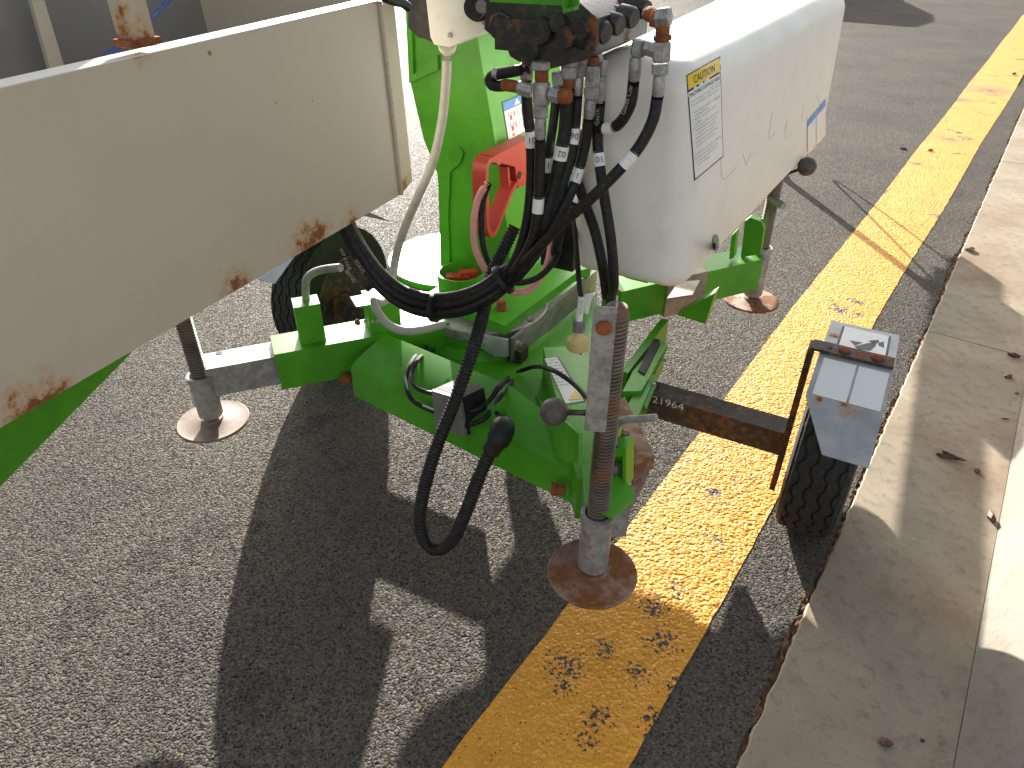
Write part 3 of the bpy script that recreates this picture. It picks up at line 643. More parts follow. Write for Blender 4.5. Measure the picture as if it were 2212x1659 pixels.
# strap that carries the right mudguard
bm = bmesh.new(); xs_ = .845
add_box(bm, (.945, -.062, .6125), (.20, .050, .008)); add_box(bm, (xs_, -.062, .36), (.016, .050, .505))
st = bm_obj('strap', bm, M['dark_steel'], fr, bevel=.003, smooth=True)
for x in (.925, 1.005): lathe('bolt', (x, -.062, .616), (0, 0, 1), [(0, .016), (.005, .016), (.009, .010)], M['rust'], st, 8)
lathe('rivet', (.888, -.062, .616), (0, 0, 1), [(0, .006), (.003, .006)], M['rust'], st, 8)
def on_fender(x, y):                                        # point just above the mudguard sheet
    P_ = [(.30, .49), (.15, .588), (-.085, .605), (-.235, .562), (-.365, .495)]
    for (y0, z0), (y1, z1) in zip(P_, P_[1:]):
        if y1 <= y <= y0: return V(x, y, z0 + (z1 - z0) * (y0 - y) / (y0 - y1))
def fsticker(name, x0, x1, y0, y1, mat, parent, lift_=.0006, poly=None):
    pts = poly or [(x0, y0), (x1, y0), (x1, y1), (x0, y1)]
    bm = bmesh.new(); add_prism(bm, [on_fender(x, y) + V(0, 0, lift_) for x, y in pts], (0, 0, .0006)); return bm_obj(name, bm, mat, parent)
s1 = fsticker('symbol_label', .907, 1.022, .125, -.028, M['sticker'], fr)
fsticker('label_border', .901, .9068, .125, -.03, M['ink'], s1); fsticker('label_border', 1.0222, 1.028, .125, -.03, M['ink'], s1)
for poly in ([(.930, .035), (.962, .040), (.945, .010)], [(.945, .005), (.975, .045), (.995, .060), (.995, .04), (.985, .0), (.955, -.008)], [(.975, .062), (.998, .082), (1.002, .065), (.985, .052)], [(1.000, .062), (1.012, .080), (1.016, .04), (1.002, .045)]):
    fsticker('symbol_mark', 0, 0, 0, 0, M['ink'], s1, .0013, poly)
fsticker('blank_label', .882, .962, -.098, -.226, M['sticker'], fr); fsticker('blank_label', .968, 1.040, -.098, -.226, M['sticker'], fr)

# ---------------------------------------------------------------- turret
tu = empty('turret'); tu.parent = lift
lathe('slew_ring', (-.16, -.075, .4525), (0, 0, 1), [(0, .20), (.004, .205), (.036, .205), (.040, .200)], M['steelgrey'], tu, 64)
# round table top, brightly lit, with a rusty rim
lathe('turntable', (-.42, .13, .4925), (0, 0, 1), [(0, .235), (.004, .238), (.018, .238), (.022, .234)], M['green'], tu, 72)
lathe('turntable_rim', (-.42, .13, .480), (0, 0, 1), [(0, .240), (.012, .240)], M['rust'], tu, 72)
base_poly = [S(1090, 704, 'z', .525), S(1250, 585, 'z', .525), S(1276, 578, 'z', .525), S(1240, 520, 'z', .525), V(-.30, .26, .525), V(-.33, -.20, .525), S(1010, 672, 'z', .525)]
prism('base_plate', base_poly, (0, 0, -.032), M['green'], tu, .003)
prism('skid_plate', [V(.030, -.235, .488), V(.065, .33, .488), V(.065, .33, .405), V(.030, -.235, .405)], (-.012, 0, 0), M['steelgrey'], tu)
prism('skid_plate', [V(.018, -.255, .489), V(.018, -.255, .43), V(-.02, -.27, .43), V(-.16, -.28, .489)], (0, .012, 0), M['galv_rust'], tu)
box('stop_block', S(1118, 762, 'z', .42), (.05, .05, .045), M['dark_steel'], tu)
for (u, v, ss_) in ((1145, 690, .006), (1120, 742, .007), (1282, 600, .006)): lathe('bolt', S(u, v, 'x', .047), (1, 0, 0), [(-.006, ss_ * 1.5), (.006, ss_ * 1.5), (.006, ss_), (.012, ss_)], M['steelgrey'], tu, 8)
lathe('mount_bolt', S(1083, 668, 'z', .525), (0, 0, 1), [(-.002, .020), (.004, .020), (.010, .016), (.030, .015), (.034, .010)], M['rust'], tu, 12)
lathe('mount_bolt', S(1215, 560, 'z', .525), (0, 0, 1), [(-.002, .020), (.006, .020), (.016, .014)], M['rust'], tu, 12)
# pipe stub with a red connector dropped in it
rc = S(996, 612, 'z', .53); bm = bmesh.new()
add_lathe(bm, (rc.x, rc.y, .522), (0, 0, 1), [(0, .0775), (.052, .0775), (.052, .0715), (.004, .0715)], 48)
stub = bm_obj('pipe_stub', bm, M['green'], tu, smooth=True)
bm = bmesh.new()
add_box(bm, (rc.x - .01, rc.y - .005, .547), (.075, .035, .026), Matrix.Rotation(.5, 3, 'Z')); add_box(bm, (rc.x + .02, rc.y + .015, .562), (.06, .026, .024), Matrix.Rotation(.75, 3, 'Z'))
con = bm_obj('connector', bm, M['red'], stub, bevel=.006, smooth=True)
# mast
mast_front = [S(u, v, 'y', .03) for u, v in ((878, -30), (885, 170), (915, 300), (945, 375), (950, 450), (952, 590), (1105, 590), (1094, 480), (1070, 310), (1030, 74), (1012, -30))]
prism('mast_front', mast_front, (0, .012, 0), M['green'], tu, .004)
mf = [S(u, v, 'y', .043) for u, v in ((1012, -30), (1030, 74), (1070, 310), (1094, 480), (1105, 590))]
bm = bmesh.new()
a = [bm.verts.new(p) for p in mf]; b = [bm.verts.new(p + V(.0, .50, 0)) for p in mf]; c2 = [bm.verts.new(p + V(-.010, .50, 0)) for p in mf]; d3 = [bm.verts.new(p + V(-.010, 0, 0)) for p in mf]
for i in range(len(mf) - 1):
    bm.faces.new((a[i], a[i + 1], b[i + 1], b[i])); bm.faces.new((d3[i], c2[i], c2[i + 1], d3[i + 1])); bm.faces.new((a[i], d3[i], d3[i + 1], a[i + 1])); bm.faces.new((b[i], b[i + 1], c2[i + 1], c2[i]))
bm.faces.new((a[0], b[0], c2[0], d3[0])); bm.faces.new((a[-1], d3[-1], c2[-1], b[-1]))
bm_obj('mast_side', bm, M['green'], tu)
ml = [S(u, v, 'y', .043) for u, v in ((878, -30), (885, 170), (915, 300), (945, 375), (950, 450), (952, 590))]
bm = bmesh.new()
a = [bm.verts.new(p) for p in ml]; b = [bm.verts.new(p + V(.0, .50, 0)) for p in ml]
for i in range(len(ml) - 1): bm.faces.new((a[i], b[i], b[i + 1], a[i + 1]))
bm_obj('mast_side', bm, M['green'], tu)
plate_px('mast_flange', [(878, -30), (893, -30), (900, 165), (928, 130), (955, 110), (955, 95), (893, 120)][:0] or [(878, -30), (890, -30), (897, 160), (948, 118), (950, 150), (888, 178)], 'y', .028, -.010, M['green'], tu)
bm = bmesh.new(); add_prism(bm, [S(u, v, 'y', .020) for u, v in ((946, 372), (957, 342), (975, 325), (990, 318), (1000, 330), (994, 352), (972, 372), (968, 470), (972, 580), (952, 580))], (0, .012, 0)); bm_obj('mast_gusset', bm, M['green'], tu, bevel=.003, smooth=True)
# mast sticker with pictograms, on the side plate
def sidept(t, z, out=.0012):                               # t 0..1 along depth, on the mast's side plate
    zs_ = [(p.z, p.x) for p in mf]
    for (z0, x0), (z1, x1) in zip(zs_, zs_[1:]):
        if z1 <= z <= z0: return V(x0 + (x1 - x0) * (z0 - z) / (z0 - z1) + out, .043 + t * .5, z)
    return V(mf[-1].x + out, .043 + t * .5, z)
def side_quad(name, t0, t1, z0, z1, mat, parent, out=.0012):
    pts = [sidept(t0, z0, out), sidept(t1, z0, out), sidept(t1, z1, out), sidept(t0, z1, out)]
    bm = bmesh.new(); bm.faces.new([bm.verts.new(p) for p in pts]); return bm_obj(name, bm, mat, parent)
def side_hit(u, v):                                        # where a sight line meets the side plate
    x = -.2
    for _ in range(12):
        p = S(u, v, 'x', x); x = sidept(0, p.z, 0).x
    return (p.y - .043) / .5, p.z
t0, zt0 = side_hit(1085, 222); t1, zt1 = side_hit(1140, 195); _, zb0 = side_hit(1085, 308)
zt_ = zt0; zb_ = zb0
border = side_quad('pictogram_label', t0 - .008, t1 + .03, zt_ + .003, zb_ - .003, M['ink'], tu, .0012)
side_quad('label_face', t0, t1 + .03, zt_ - (zt_ - zb_) * .23, zb_, M['sticker'], border, .0018)
side_quad('label_head', t0, t1 + .03, zt_, zt_ - (zt_ - zb_) * .22, M['blue'], border, .0018)
dt = (t1 - t0); dz = zt_ - zb_
bm = bmesh.new(); bm.faces.new([bm.verts.new(sidept(t0 + dt * a_, zt_ - dz * b_, .0024)) for a_, b_ in ((.40, .19), (.62, .19), (.51, .03))]); bm_obj('label_arrow', bm, M['sticker'], border)
for zz in (.33, .62):
    side_quad('pictogram', t0 + dt * .12, t0 + dt * .28, zt_ - dz * zz, zt_ - dz * (zz + .06), M['ink'], border, .0023); side_quad('pictogram', t0 + dt * .14, t0 + dt * .26, zt_ - dz * (zz + .01), zt_ - dz * (zz + .05), M['sticker'], border, .0026)
    side_quad('pictogram', t0 + dt * .16, t0 + dt * .25, zt_ - dz * (zz + .07), zt_ - dz * (zz + .20), M['printred'], border, .0023)
    side_quad('pictogram', t0 + dt * .33, t0 + dt * .37, zt_ - dz * zz, zt_ - dz * (zz + .14), M['printred'], border, .0023)
    side_quad('pictogram', t0 + dt * .46, t0 + dt * .50, zt_ - dz * (zz + .05), zt_ - dz * (zz + .08), M['ink'], border, .0023)
    side_quad('pictogram', t0 + dt * .62, t0 + dt * .92, zt_ - dz * zz, zt_ - dz * (zz + .22), M['ink_pale'], border, .0023); side_quad('pictogram', t0 + dt * .65, t0 + dt * .89, zt_ - dz * (zz + .012), zt_ - dz * (zz + .208), M['sticker'], border, .0026)
side_quad('pictogram', t0 + dt * .16, t0 + dt * .25, zt_ - dz * .90, zt_ - dz * .97, M['printred'], border, .0023)
# red isolator handle on the mast
RX = -.11
bm = bmesh.new(); add_prism(bm, [S(u, v, 'x', RX) for u, v in ((1066, 338), (1150, 296), (1150, 392), (1120, 405), (1112, 360), (1082, 352))], (-.05, 0, 0)); hb = bm_obj('isolator_handle', bm, M['red'], tu, bevel=.004, smooth=True)
loop = [(1082, 352), (1068, 345), (1056, 352), (1052, 375), (1053, 430), (1055, 485), (1060, 505), (1068, 506), (1076, 492), (1092, 450), (1108, 412), (1118, 396)]
pts = spline([S(u, v, 'x', RX + .002) for u, v in loop], .008); bm = bmesh.new(); rows = []
for i, p in enumerate(pts):
    d = (pts[min(i + 1, len(pts) - 1)] - pts[max(i - 1, 0)]).normalized(); n = V(1, 0, 0).cross(d).normalized()
    rows.append([bm.verts.new(p + n * s * .0075 + V(o_, 0, 0)) for s, o_ in ((-1, 0), (1, 0), (1, -.045), (-1, -.045))])
for a, b in zip(rows, rows[1:]):
    for j in range(4): bm.faces.new((a[j], a[(j + 1) % 4], b[(j + 1) % 4], b[j]))
bm.faces.new(rows[0][::-1]); bm.faces.new(rows[-1]); bm_obj('grip_loop', bm, M['red'], hb, bevel=.0015, smooth=True)
for (u0, v0, u1, v1) in ((1096, 362, 1100, 420), (1110, 352, 1113, 408)):
    a = S(u0, v0, 'x', RX - .01); b = S(u1, v1, 'x', RX - .01); bm = bmesh.new(); add_prism(bm, [a, a + V(0, .012, 0), b + V(0, .012, 0), b], (-.03, 0, 0)); bm_obj('rib', bm, M['red'], hb)
lathe('screw_head', S(1098, 397, 'x', RX - .02), (1, 0, 0), [(0, .010), (.006, .010), (.007, .004)], M['steelgrey'], hb, 12)
lathe('screw_hole', S(1122, 378, 'x', RX + .001), (1, 0, 0), [(0, .012), (.001, .012)], M['plastic_black'], hb, 14)
for k in range(5):
    a = S(1072 + k * 6, 340 - k * 3, 'x', RX - .02); box('grip_rib', a, (.03, .003, .004), M['red'], hb, bevel=.0008)

# ---------------------------------------------------------------- engine cover
cv = empty('cover'); cv.parent = lift
def cover_mesh():
    bm = bmesh.new()
    # ring sections along y, each a rounded rectangle: (y, xl, xr, zb, zt, corner radius)
    secs = []
    y0, y1 = -.335, 1.10
    def sec(t, inset):
        y = y0 + (y1 - y0) * t
        xl = .235; xr = .540 + .100 * t; zb = .802 + .022 * t; zt_ = 1.315 + .03 * t
        return y, xl + inset, xr - inset, zb + inset * .6, zt_ - inset
    R0 = .065
    steps = []
    for k in range(7):
        a = k / 6 * math.pi / 2; steps.append((R0 * (1 - math.cos(a)) * 0 + (y0 + R0 * (1 - math.sin(math.pi / 2 - (math.pi / 2 - a)))), 0))
    ts = []
    for k in range(8):
        a = k / 7 * math.pi / 2
        ts.append((R0 * (1 - math.sin(a)), R0 * (1 - math.cos(a))))
    ts = sorted([(R0 * (1 - math.cos(a_)), R0 * (1 - math.sin(a_))) for a_ in [k / 7 * math.pi / 2 for k in range(8)]])
    L_ = y1 - y0
    seq = [(dy / L_, ins) for dy, ins in ts] + [(.25, 0), (.5, 0), (.75, 0)] + [(1 - dy / L_, ins) for dy, ins in reversed(ts)]
    rings = []
    for t, ins in seq:
        y, xl, xr, zb, zt_ = sec(t, ins)
        ring = []
        r1, r2 = .055 * (1 - ins / R0) + .012, .035 * (1 - ins / R0) + .008
        draft = .0
        def arc(cx, cz, r, a0, a1, m=6):
            for k in range(m + 1):
                a = a0 + (a1 - a0) * k / m; ring.append(bm.verts.new((cx + r * math.cos(a), y, cz + r * math.sin(a))))
        H = math.pi / 2
        arc(xr - r2, zb + r2, r2, -H, 0); arc(xr - r1 - .022, zt_ - r1, r1, 0, H); arc(xl + r1, zt_ - r1, r1, H, 2 * H); arc(xl + r2, zb + r2, r2, 2 * H, 3 * H)
        rings.append(ring)
    n = len(rings[0])
    for a, b in zip(rings, rings[1:]):
        for k in range(n): bm.faces.new((a[k], a[(k + 1) % n], b[(k + 1) % n], b[k]))
    bm.faces.new(rings[0][::-1]); bm.faces.new(rings[-1]); return bm
shell = bm_obj('cover_shell', cover_mesh(), M['cream'], cv, smooth=True, autos=False)
# dark seal along the bottom and back panel at the left
box('bottom_tray', (.40, .36, .803), (.20, 1.0, .02), M['dark_steel'], cv)
plate_px('back_panel', [(1250, 390), (1262, 365), (1300, 368), (1325, 560), (1330, 585), (1250, 535)], 'y', -.245, .02, M['cream'], cv)
tube('edge_seal', [S(1302, 370, 'y', -.262), S(1312, 470, 'y', -.262), S(1325, 560, 'y', -.262), S(1345, 592, 'y', -.262), S(1400, 608, 'y', -.262)], .005, M['plastic_grey'], cv, 8)
def shell_ray(u, v):                                        # nearest hit of a sight line on the cover
    global _bvh
    from mathutils.bvhtree import BVHTree
    if '_bvh' not in globals():
        me = shell.data; _bvh = BVHTree.FromPolygons([x.co for x in me.vertices], [p.vertices for p in me.polygons])
    d = _ray(u, v); d = V(d.dot(MX), d.dot(MY), d.z).normalized(); h = _bvh.ray_cast(CL, d)
    return (h[0], h[1]) if h[0] is not None else (S(u, v, 'x', .6), V(1, 0, 0))
def decal(name, px, mat, parent, out=.001, nu=6, nv=8):      # thin sticker following the moulded surface
    bm = bmesh.new(); g = []
    for j in range(nv + 1):
        row = []
        for i in range(nu + 1):
            s, t = i / nu, j / nv
            u = (px[0][0] * (1 - s) + px[1][0] * s) * (1 - t) + (px[3][0] * (1 - s) + px[2][0] * s) * t
            v = (px[0][1] * (1 - s) + px[1][1] * s) * (1 - t) + (px[3][1] * (1 - s) + px[2][1] * s) * t
            p, n = shell_ray(u, v); row.append(bm.verts.new(p + n * out))
        g.append(row)
    for j in range(nv):
        for i in range(nu): bm.faces.new((g[j][i], g[j][i + 1], g[j + 1][i + 1], g[j + 1][i]))
    return bm_obj(name, bm, mat, parent, smooth=True, autos=False)
def lerp2(px, s, t):
    u = (px[0][0] * (1 - s) + px[1][0] * s) * (1 - t) + (px[3][0] * (1 - s) + px[2][0] * s) * t
    v = (px[0][1] * (1 - s) + px[1][1] * s) * (1 - t) + (px[3][1] * (1 - s) + px[2][1] * s) * t
    return (u, v)
def sub(px, s0, t0, s1, t1): return [lerp2(px, s0, t0), lerp2(px, s1, t0), lerp2(px, s1, t1), lerp2(px, s0, t1)]
def decal_text(name, body, px, s0, s1, t, ht, mat, parent, out=.0022):   # lettering wrapped onto the sticker: s0..s1 wide, baseline t, cap height ht
    c = bpy.data.curves.new(name, 'FONT'); c.body = body; c.size = 1.0; c.resolution_u = 2
    tb = bpy.data.objects.new(name, c); COL.objects.link(tb); me = bpy.data.meshes.new_from_object(tb); bpy.data.objects.remove(tb)
    if not me.vertices: return None
    x0 = min(v.co.x for v in me.vertices); x1 = max(v.co.x for v in me.vertices)
    for v in me.vertices:
        s_ = s0 + (s1 - s0) * (v.co.x - x0) / (x1 - x0); t_ = t - v.co.y * ht / .72
        p, n = shell_ray(*lerp2(px, s_, t_)); v.co = p + n * out
    me.materials.clear(); return new_obj(name, me, mat, parent)
CP = [(1482, 163), (1555, 122), (1562, 338), (1499, 391)]
cl = decal('caution_label', CP, M['ink'], cv, .0010)
decal('label_face', sub(CP, .03, .165, .975, .985), M['sticker'], cl, .0016)
decal('label_head', sub(CP, .03, .012, .975, .145), M['yellow'], cl, .0016)
decal_text('caution_text', 'CAUTION', CP, .20, .82, .118, .075, M['ink'], cl)
decal_text('heading_text', 'MACHINE DAMAGE RISK', CP, .05, .96, .222, .040, M['ink'], cl)
lines = ['To avoid damage to charger disconnect', 'from mains before using machine', '', '1. Ensure battery charger is unplugged', '   working manual', '2. Before use check all oil', '   usage', '3. Connect to main supply lead', '   charging between use and', '   on the meter or battery', '   disconnect from mains', '4. Keep the connection clear', '   charger for batteries', '', 'A. Batteries before use charging', 'B. Daily use from light use', 'C. Green light will come on', '   end of charge']
for k, ln in enumerate(lines):
    if ln: decal_text('body_text', ln.strip(), CP, .08 if not ln.startswith(' ') else .14, min(.93, .16 + .024 * len(ln)), .278 + k * .036, .018, M['ink_grey'], cl)
BP = [(1743, 262), (1783, 214), (1783, 292), (1743, 336)]
bl_ = decal('service_label', BP, M['sticker'], cv, .0010)
decal('label_head', sub(BP, 0, 0, 1, .18), M['blue'], bl_, .0016)
decal('label_line', sub(BP, .47, .2, .50, 1), M['ink_grey'], bl_, .0016); decal('label_line', sub(BP, 0, .18, .03, 1), M['ink_grey'], bl_, .0016)
# round maker's badge low on the cover
def disc_decal(name, u, v, ru, rv, mat, parent, out):
    bm = bmesh.new(); c = shell_ray(u, v); cv_ = bm.verts.new(c[0] + c[1] * out); ring = []
    for k in range(20):
        a = 2 * math.pi * k / 20; p, n = shell_ray(u + ru * math.cos(a), v + rv * math.sin(a)); ring.append(bm.verts.new(p + n * out))
    for k in range(20): bm.faces.new((cv_, ring[k], ring[(k + 1) % 20]))
    return bm_obj(name, bm, mat, parent)
bd = disc_decal('round_badge', 1545, 524, 7.5, 18, M['plastic_grey'], cv, .0012); disc_decal('badge_face', 1545, 524, 6, 15, M['ink_pale'], bd, .0018); decal('badge_stripe', [(1541, 518), (1550, 510), (1550, 520), (1541, 526)], M['green'], bd, .0024, 2, 2)
# faint handwriting and scuffs
def scribble(px, r=.00035):
    pts = [];
    for u, v in px:
        p, n = shell_ray(u, v); pts.append(p + n * .0008)
    tube('scuff_mark', pts, r, M['ink_grey'], cv, 5)
for px in ([(1556, 340), (1560, 385), (1575, 378), (1590, 360)], [(1603, 330), (1612, 355), (1618, 335), (1632, 330)], [(1668, 240), (1660, 300), (1675, 285)], [(1692, 285), (1700, 262), (1695, 300), (1708, 290)], [(1735, 230), (1732, 262), (1745, 255)], [(1765, 205), (1772, 232)]): scribble(px)

# ---------------------------------------------------------------- drawbar behind the cover
db = empty('drawbar'); db.parent = lift
box('beam', (.05, 2.35, .665), (.10, 3.1, .075), M['green'], db, bevel=.006)
box('shadow_riser', (.05, 3.30, .745), (.10, 1.2, .085), M['green'], db, bevel=.006)  # unseen block added on the beam to widen its shadow on the gutter
tube('jockey_stand', [V(-.10, 3.75, .06), V(-.10, 3.75, .95)], .034, M['galv'], db, 16, smooth_path=False)
lathe('jockey_wheel', (-.13, 3.75, .10), (1, 0, 0), [(0, .06), (.008, .10), (.052, .10), (.06, .06)], M['tyre'], db, 28)
box('clamp', (-.03, 3.75, .70), (.16, .10, .10), M['dark_steel'], db)
box('coupling', (.05, 4.0, .70), (.08, .30, .10), M['dark_steel'], db)
tube('safety_cable', [V(.13, 3.9, .66), V(.16, 3.95, .35), V(.17, 3.92, .20), V(.16, 3.75, .35), V(.11, 3.5, .63)], .008, M['rubber'], db, 8)
tube('brake_lever', [V(.16, 3.45, .74), V(.19, 3.55, .95), V(.20, 3.60, 1.05)], .010, M['dark_steel'], db, 8)
# ---------------------------------------------------------------- hydraulic manifold and fittings
mn = empty('manifold'); mn.parent = lift
MYF = -.45
mz0, mz1 = 1.300, 1.372
blk = bm_obj('valve_block', (lambda bm: (add_prism(bm, [S(1046, 62, 'y', MYF), S(1085, 100, 'y', MYF), S(1110, 108, 'y', MYF), S(1128, 135, 'y', MYF), S(1185, 150, 'y', MYF), S(1262, 130, 'y', MYF), S(1285, 118, 'y', MYF), S(1290, 40, 'y', MYF), S(1240, -6, 'y', MYF), S(1052, -8, 'y', MYF)], (0, .30, 0)), bm)[1])(bmesh.new()), M['manifold'], mn, bevel=.006, smooth=True)
for (u, v, r, h) in ((1180, 62, .026, .03), (1130, 95, .03, .025), (1232, 75, .022, .03), (1215, 45, .018, .03), (1090, 55, .03, .02), (1262, 60, .02, .024), (1150, 110, .024, .03)):
    lathe('valve_cap', S(u, v, 'y', MYF + .012), (0, -1, -.1), [(0, r), (h * .8, r), (h, r * .88)], M['manifold'], mn, 8)
box('valve_plate', S(1120, 75, 'y', MYF - .006), (.10, .022, .06), M['manifold'], mn, bevel=.005)
# row of end caps along its right side
for k, (u, v, y, r) in enumerate(((1268, 75, -.43, .021), (1308, 62, -.40, .021), (1338, 45, -.36, .020), (1368, 30, -.32, .020), (1395, 12, -.27, .019))):
    p = S(u, v, 'y', y); lathe('end_cap', p - V(.045, 0, 0), (1, -.25, -.12), [(0, r * .8), (.02, r * .8), (.02, r * 1.05), (.05, r * 1.05), (.056, r * .9)], M['manifold'] if k else M['plastic_black'], mn, 18)
    lathe('cap_collar', p - V(.058, 0, 0), (1, -.25, -.12), [(0, r * .9), (.016, r * .9)], M['rust'], mn, 6)
for k, (u, v, y) in enumerate(((1235, 25, -.33), (1275, 18, -.28), (1310, 6, -.22))):
    p = S(u, v, 'y', y); lathe('end_cap', p, (.9, -.3, .2), [(0, .018), (.05, .018), (.055, .014)], M['manifold'], mn, 16)
plate_px('bracket', [(1055, -12), (1249, -12), (1249, 12), (1230, 22), (1215, 12), (1058, 4)], 'y', MYF - .05, .008, M['green'], tu)
plate_px('bracket', [(1222, -12), (1230, -12), (1230, 16), (1250, 12), (1250, 20), (1226, 26)], 'y', MYF - .052, -.02, M['green'], tu)
def fit(u0, v0, u1, v1, y0, y1, r, mat, hexa=True, name='fitting'):
    a = S(u0, v0, 'y', y0); b = S(u1, v1, 'y', y1); ln = (b - a).length
    bm = bmesh.new(); add_lathe(bm, a, b - a, [(0, r * .86), (ln * .12, r), (ln * .88, r), (ln, r * .86)], 6 if hexa else 18)
    return bm_obj(name, bm, mat, mn, smooth=not hexa)
Z, RU = M['zinc'], M['rust']
yF = -.46
fit(1168, 132, 1168, 150, yF, yF, .0225, Z); fit(1170, 148, 1170, 180, yF, yF, .0145, RU, False); fit(1170, 176, 1170, 226, yF, yF, .0185, Z, False, 'tee_fitting')
fit(1168, 226, 1168, 254, yF, yF, .0180, Z); fit(1168, 254, 1167, 300, yF, yF, .0125, Z, False, 'ferrule')
fit(1120, 188, 1150, 197, yF, yF, .0155, Z); fit(1086, 183, 1122, 188, yF, yF, .0125, RU, False); fit(1188, 202, 1212, 208, yF, yF, .0165, Z); fit(1208, 207, 1232, 208, yF, yF, .0155, RU, False)
fit(1137, 135, 1137, 172, -.44, -.44, .0155, M['steelgrey']); fit(1205, 155, 1205, 185, -.43, -.43, .0145, Z)
fit(1232, 122, 1230, 142, -.42, -.42, .0200, Z); fit(1229, 142, 1228, 170, -.42, -.42, .0180, Z); fit(1228, 168, 1226, 196, -.42, -.42, .0130, RU, False)
fit(1256, 120, 1254, 138, -.40, -.40, .0165, Z); fit(1252, 138, 1250, 165, -.40, -.40, .0165, Z); fit(1249, 165, 1246, 205, -.40, -.40, .0125, Z, False, 'ferrule')
fit(1281, 122, 1281, 142, -.39, -.39, .0130, RU, False); fit(1281, 142, 1279, 190, -.39, -.39, .0165, Z); fit(1278, 188, 1276, 214, -.39, -.39, .0175, Z); fit(1275, 214, 1272, 256, -.39, -.39, .0125, Z, False, 'ferrule')
fit(1300, 128, 1298, 165, -.36, -.36, .0150, Z); fit(1298, 165, 1295, 222, -.36, -.36, .0125, Z, False, 'ferrule'); fit(1285, 105, 1290, 135, -.37, -.37, .0150, Z)
fit(1398, 28, 1418, 38, -.38, -.40, .0135, RU, False); fit(1408, 38, 1424, 42, -.40, -.40, .0165, RU)
fit(1418, 40, 1448, 36, -.40, -.40, .0190, Z, True, 'elbow_fitting'); fit(1432, 52, 1430, 92, -.40, -.40, .0140, RU, False); fit(1431, 76, 1431, 88, -.40, -.40, .0185, RU)
fit(1430, 90, 1428, 134, -.40, -.40, .0185, Z, True, 'tee_fitting'); fit(1426, 138, 1425, 162, -.40, -.40, .0175, Z); fit(1425, 162, 1421, 208, -.40, -.40, .0125, Z, False, 'ferrule')
fit(1392, 102, 1420, 110, -.40, -.40, .0150, Z); fit(1382, 86, 1376, 122, -.40, -.40, .0155, Z, True, 'elbow_fitting'); fit(1374, 124, 1369, 176, -.40, -.40, .0125, Z, False, 'ferrule')
# black elbow pipe on the left
cable('elbow_pipe', [(1142, 148), (1100, 156), (1068, 162), (1057, 172), (1063, 184), (1078, 186), (1092, 185)], -.45, .0115, M['plastic_black'], mn, 14)
fit(1066, 158, 1078, 160, -.45, -.45, .0125, Z, False, 'pipe_sleeve')

# ---------------------------------------------------------------- hoses
HB = [(1088, 604), (1040, 640), (985, 660), (925, 664), (868, 648), (820, 612), (780, 560), (748, 505), (728, 455)]
HBY = [-.47, -.50, -.52, -.53, -.54, -.55, -.56, -.57, -.58]
hs = empty('hose_bundle'); hs.parent = lift
def hose(name, px, ys_, k, r=.0122, marks=(), bundle=True):
    pts = [S(u, v, 'y', y) for (u, v), y in zip(px, ys_)]
    if bundle:
        o = [(-.000, .010), (.000, -.014), (.012, .022), (.010, -.002), (.012, -.026), (.026, .008)][k]
        for (u, v), y in list(zip(HB, HBY)):
            p = S(u, v, 'y', y); dd = V(0, 0, 1)
            pts.append(p + V(0, o[0], o[1]))
    h = tube(name, pts, r, M['rubber'], hs, 12, step=.010)
    fine = spline(pts, .004)
    for t in marks:
        u0, v0, u1, v1, txt = t
        # nearest samples on the hose
        def idx(u, v):
            best = None
            for i, p in enumerate(fine):
                if p.y > -.2: pass
                q = pr(p); e = (q[0] - u) ** 2 + (q[1] - v) ** 2
                if best is None or e < best[0]: best = (e, i)
            return best[1]
        a, b = sorted((idx(u0, v0), idx(u1, v1)))
        seg = fine[a:b + 1]
        if len(seg) < 3: continue
        bm = bmesh.new(); add_tube(bm, seg, r * 1.07, 14); sl_ = bm_obj('marker_sleeve', bm, M['sleeve_white'], h, smooth=True)
        if txt:
            mid = seg[len(seg) // 2]; dd = (seg[-1] - seg[0]).normalized()
            if dd.z < 0: dd = -dd
            view = (CL - mid).normalized(); out = (view - dd * view.dot(dd)).normalized(); xd = dd.cross(out) * -1
            xd = out.cross(dd) * -1
            s = .0185
            text('marker_number', txt, mid + out * r * 1.09 - (-xd) * 0 + dd * s * .36 + xd * (s * .30 * len(txt)) , -xd, -dd, s, M['ink'], sl_, lift=.0005)
    return h
def pr(p):
    w = MO + MX * p.x + MY * p.y + V(0, 0, p.z) - CAMP; z = w.dot(F_); return (1106 + 1535 * w.x / z, 829.5 - 1535 * w.dot(U_) / z)
hose('hose', [(1137, 165), (1139, 230), (1147, 310), (1147, 400), (1138, 480), (1118, 550)], [-.44, -.44, -.44, -.44, -.45, -.46], 0, marks=[(1143, 280, 1146, 318, '01')])
hose('hose', [(1167, 296), (1166, 350), (1163, 440), (1152, 510), (1125, 565)], [-.46, -.46, -.47, -.48, -.48], 1, marks=[(1165, 424, 1163, 460, '')])
hose('hose', [(1226, 190), (1222, 270), (1212, 330), (1196, 410), (1170, 490), (1130, 565)], [-.42, -.42, -.43, -.44, -.46, -.47], 2, r=.0150, marks=[(1216, 310, 1210, 345, '02')])
hose('hose', [(1247, 200), (1243, 260), (1235, 320), (1215, 400), (1180, 490), (1135, 570)], [-.40, -.40, -.41, -.43, -.45, -.47], 3, marks=[(1240, 272, 1236, 312, '06')])
hose('hose', [(1273, 250), (1264, 310), (1248, 375), (1222, 440), (1180, 515), (1135, 580)], [-.39, -.39, -.40, -.43, -.46, -.48], 4, marks=[(1250, 360, 1240, 392, '1')])
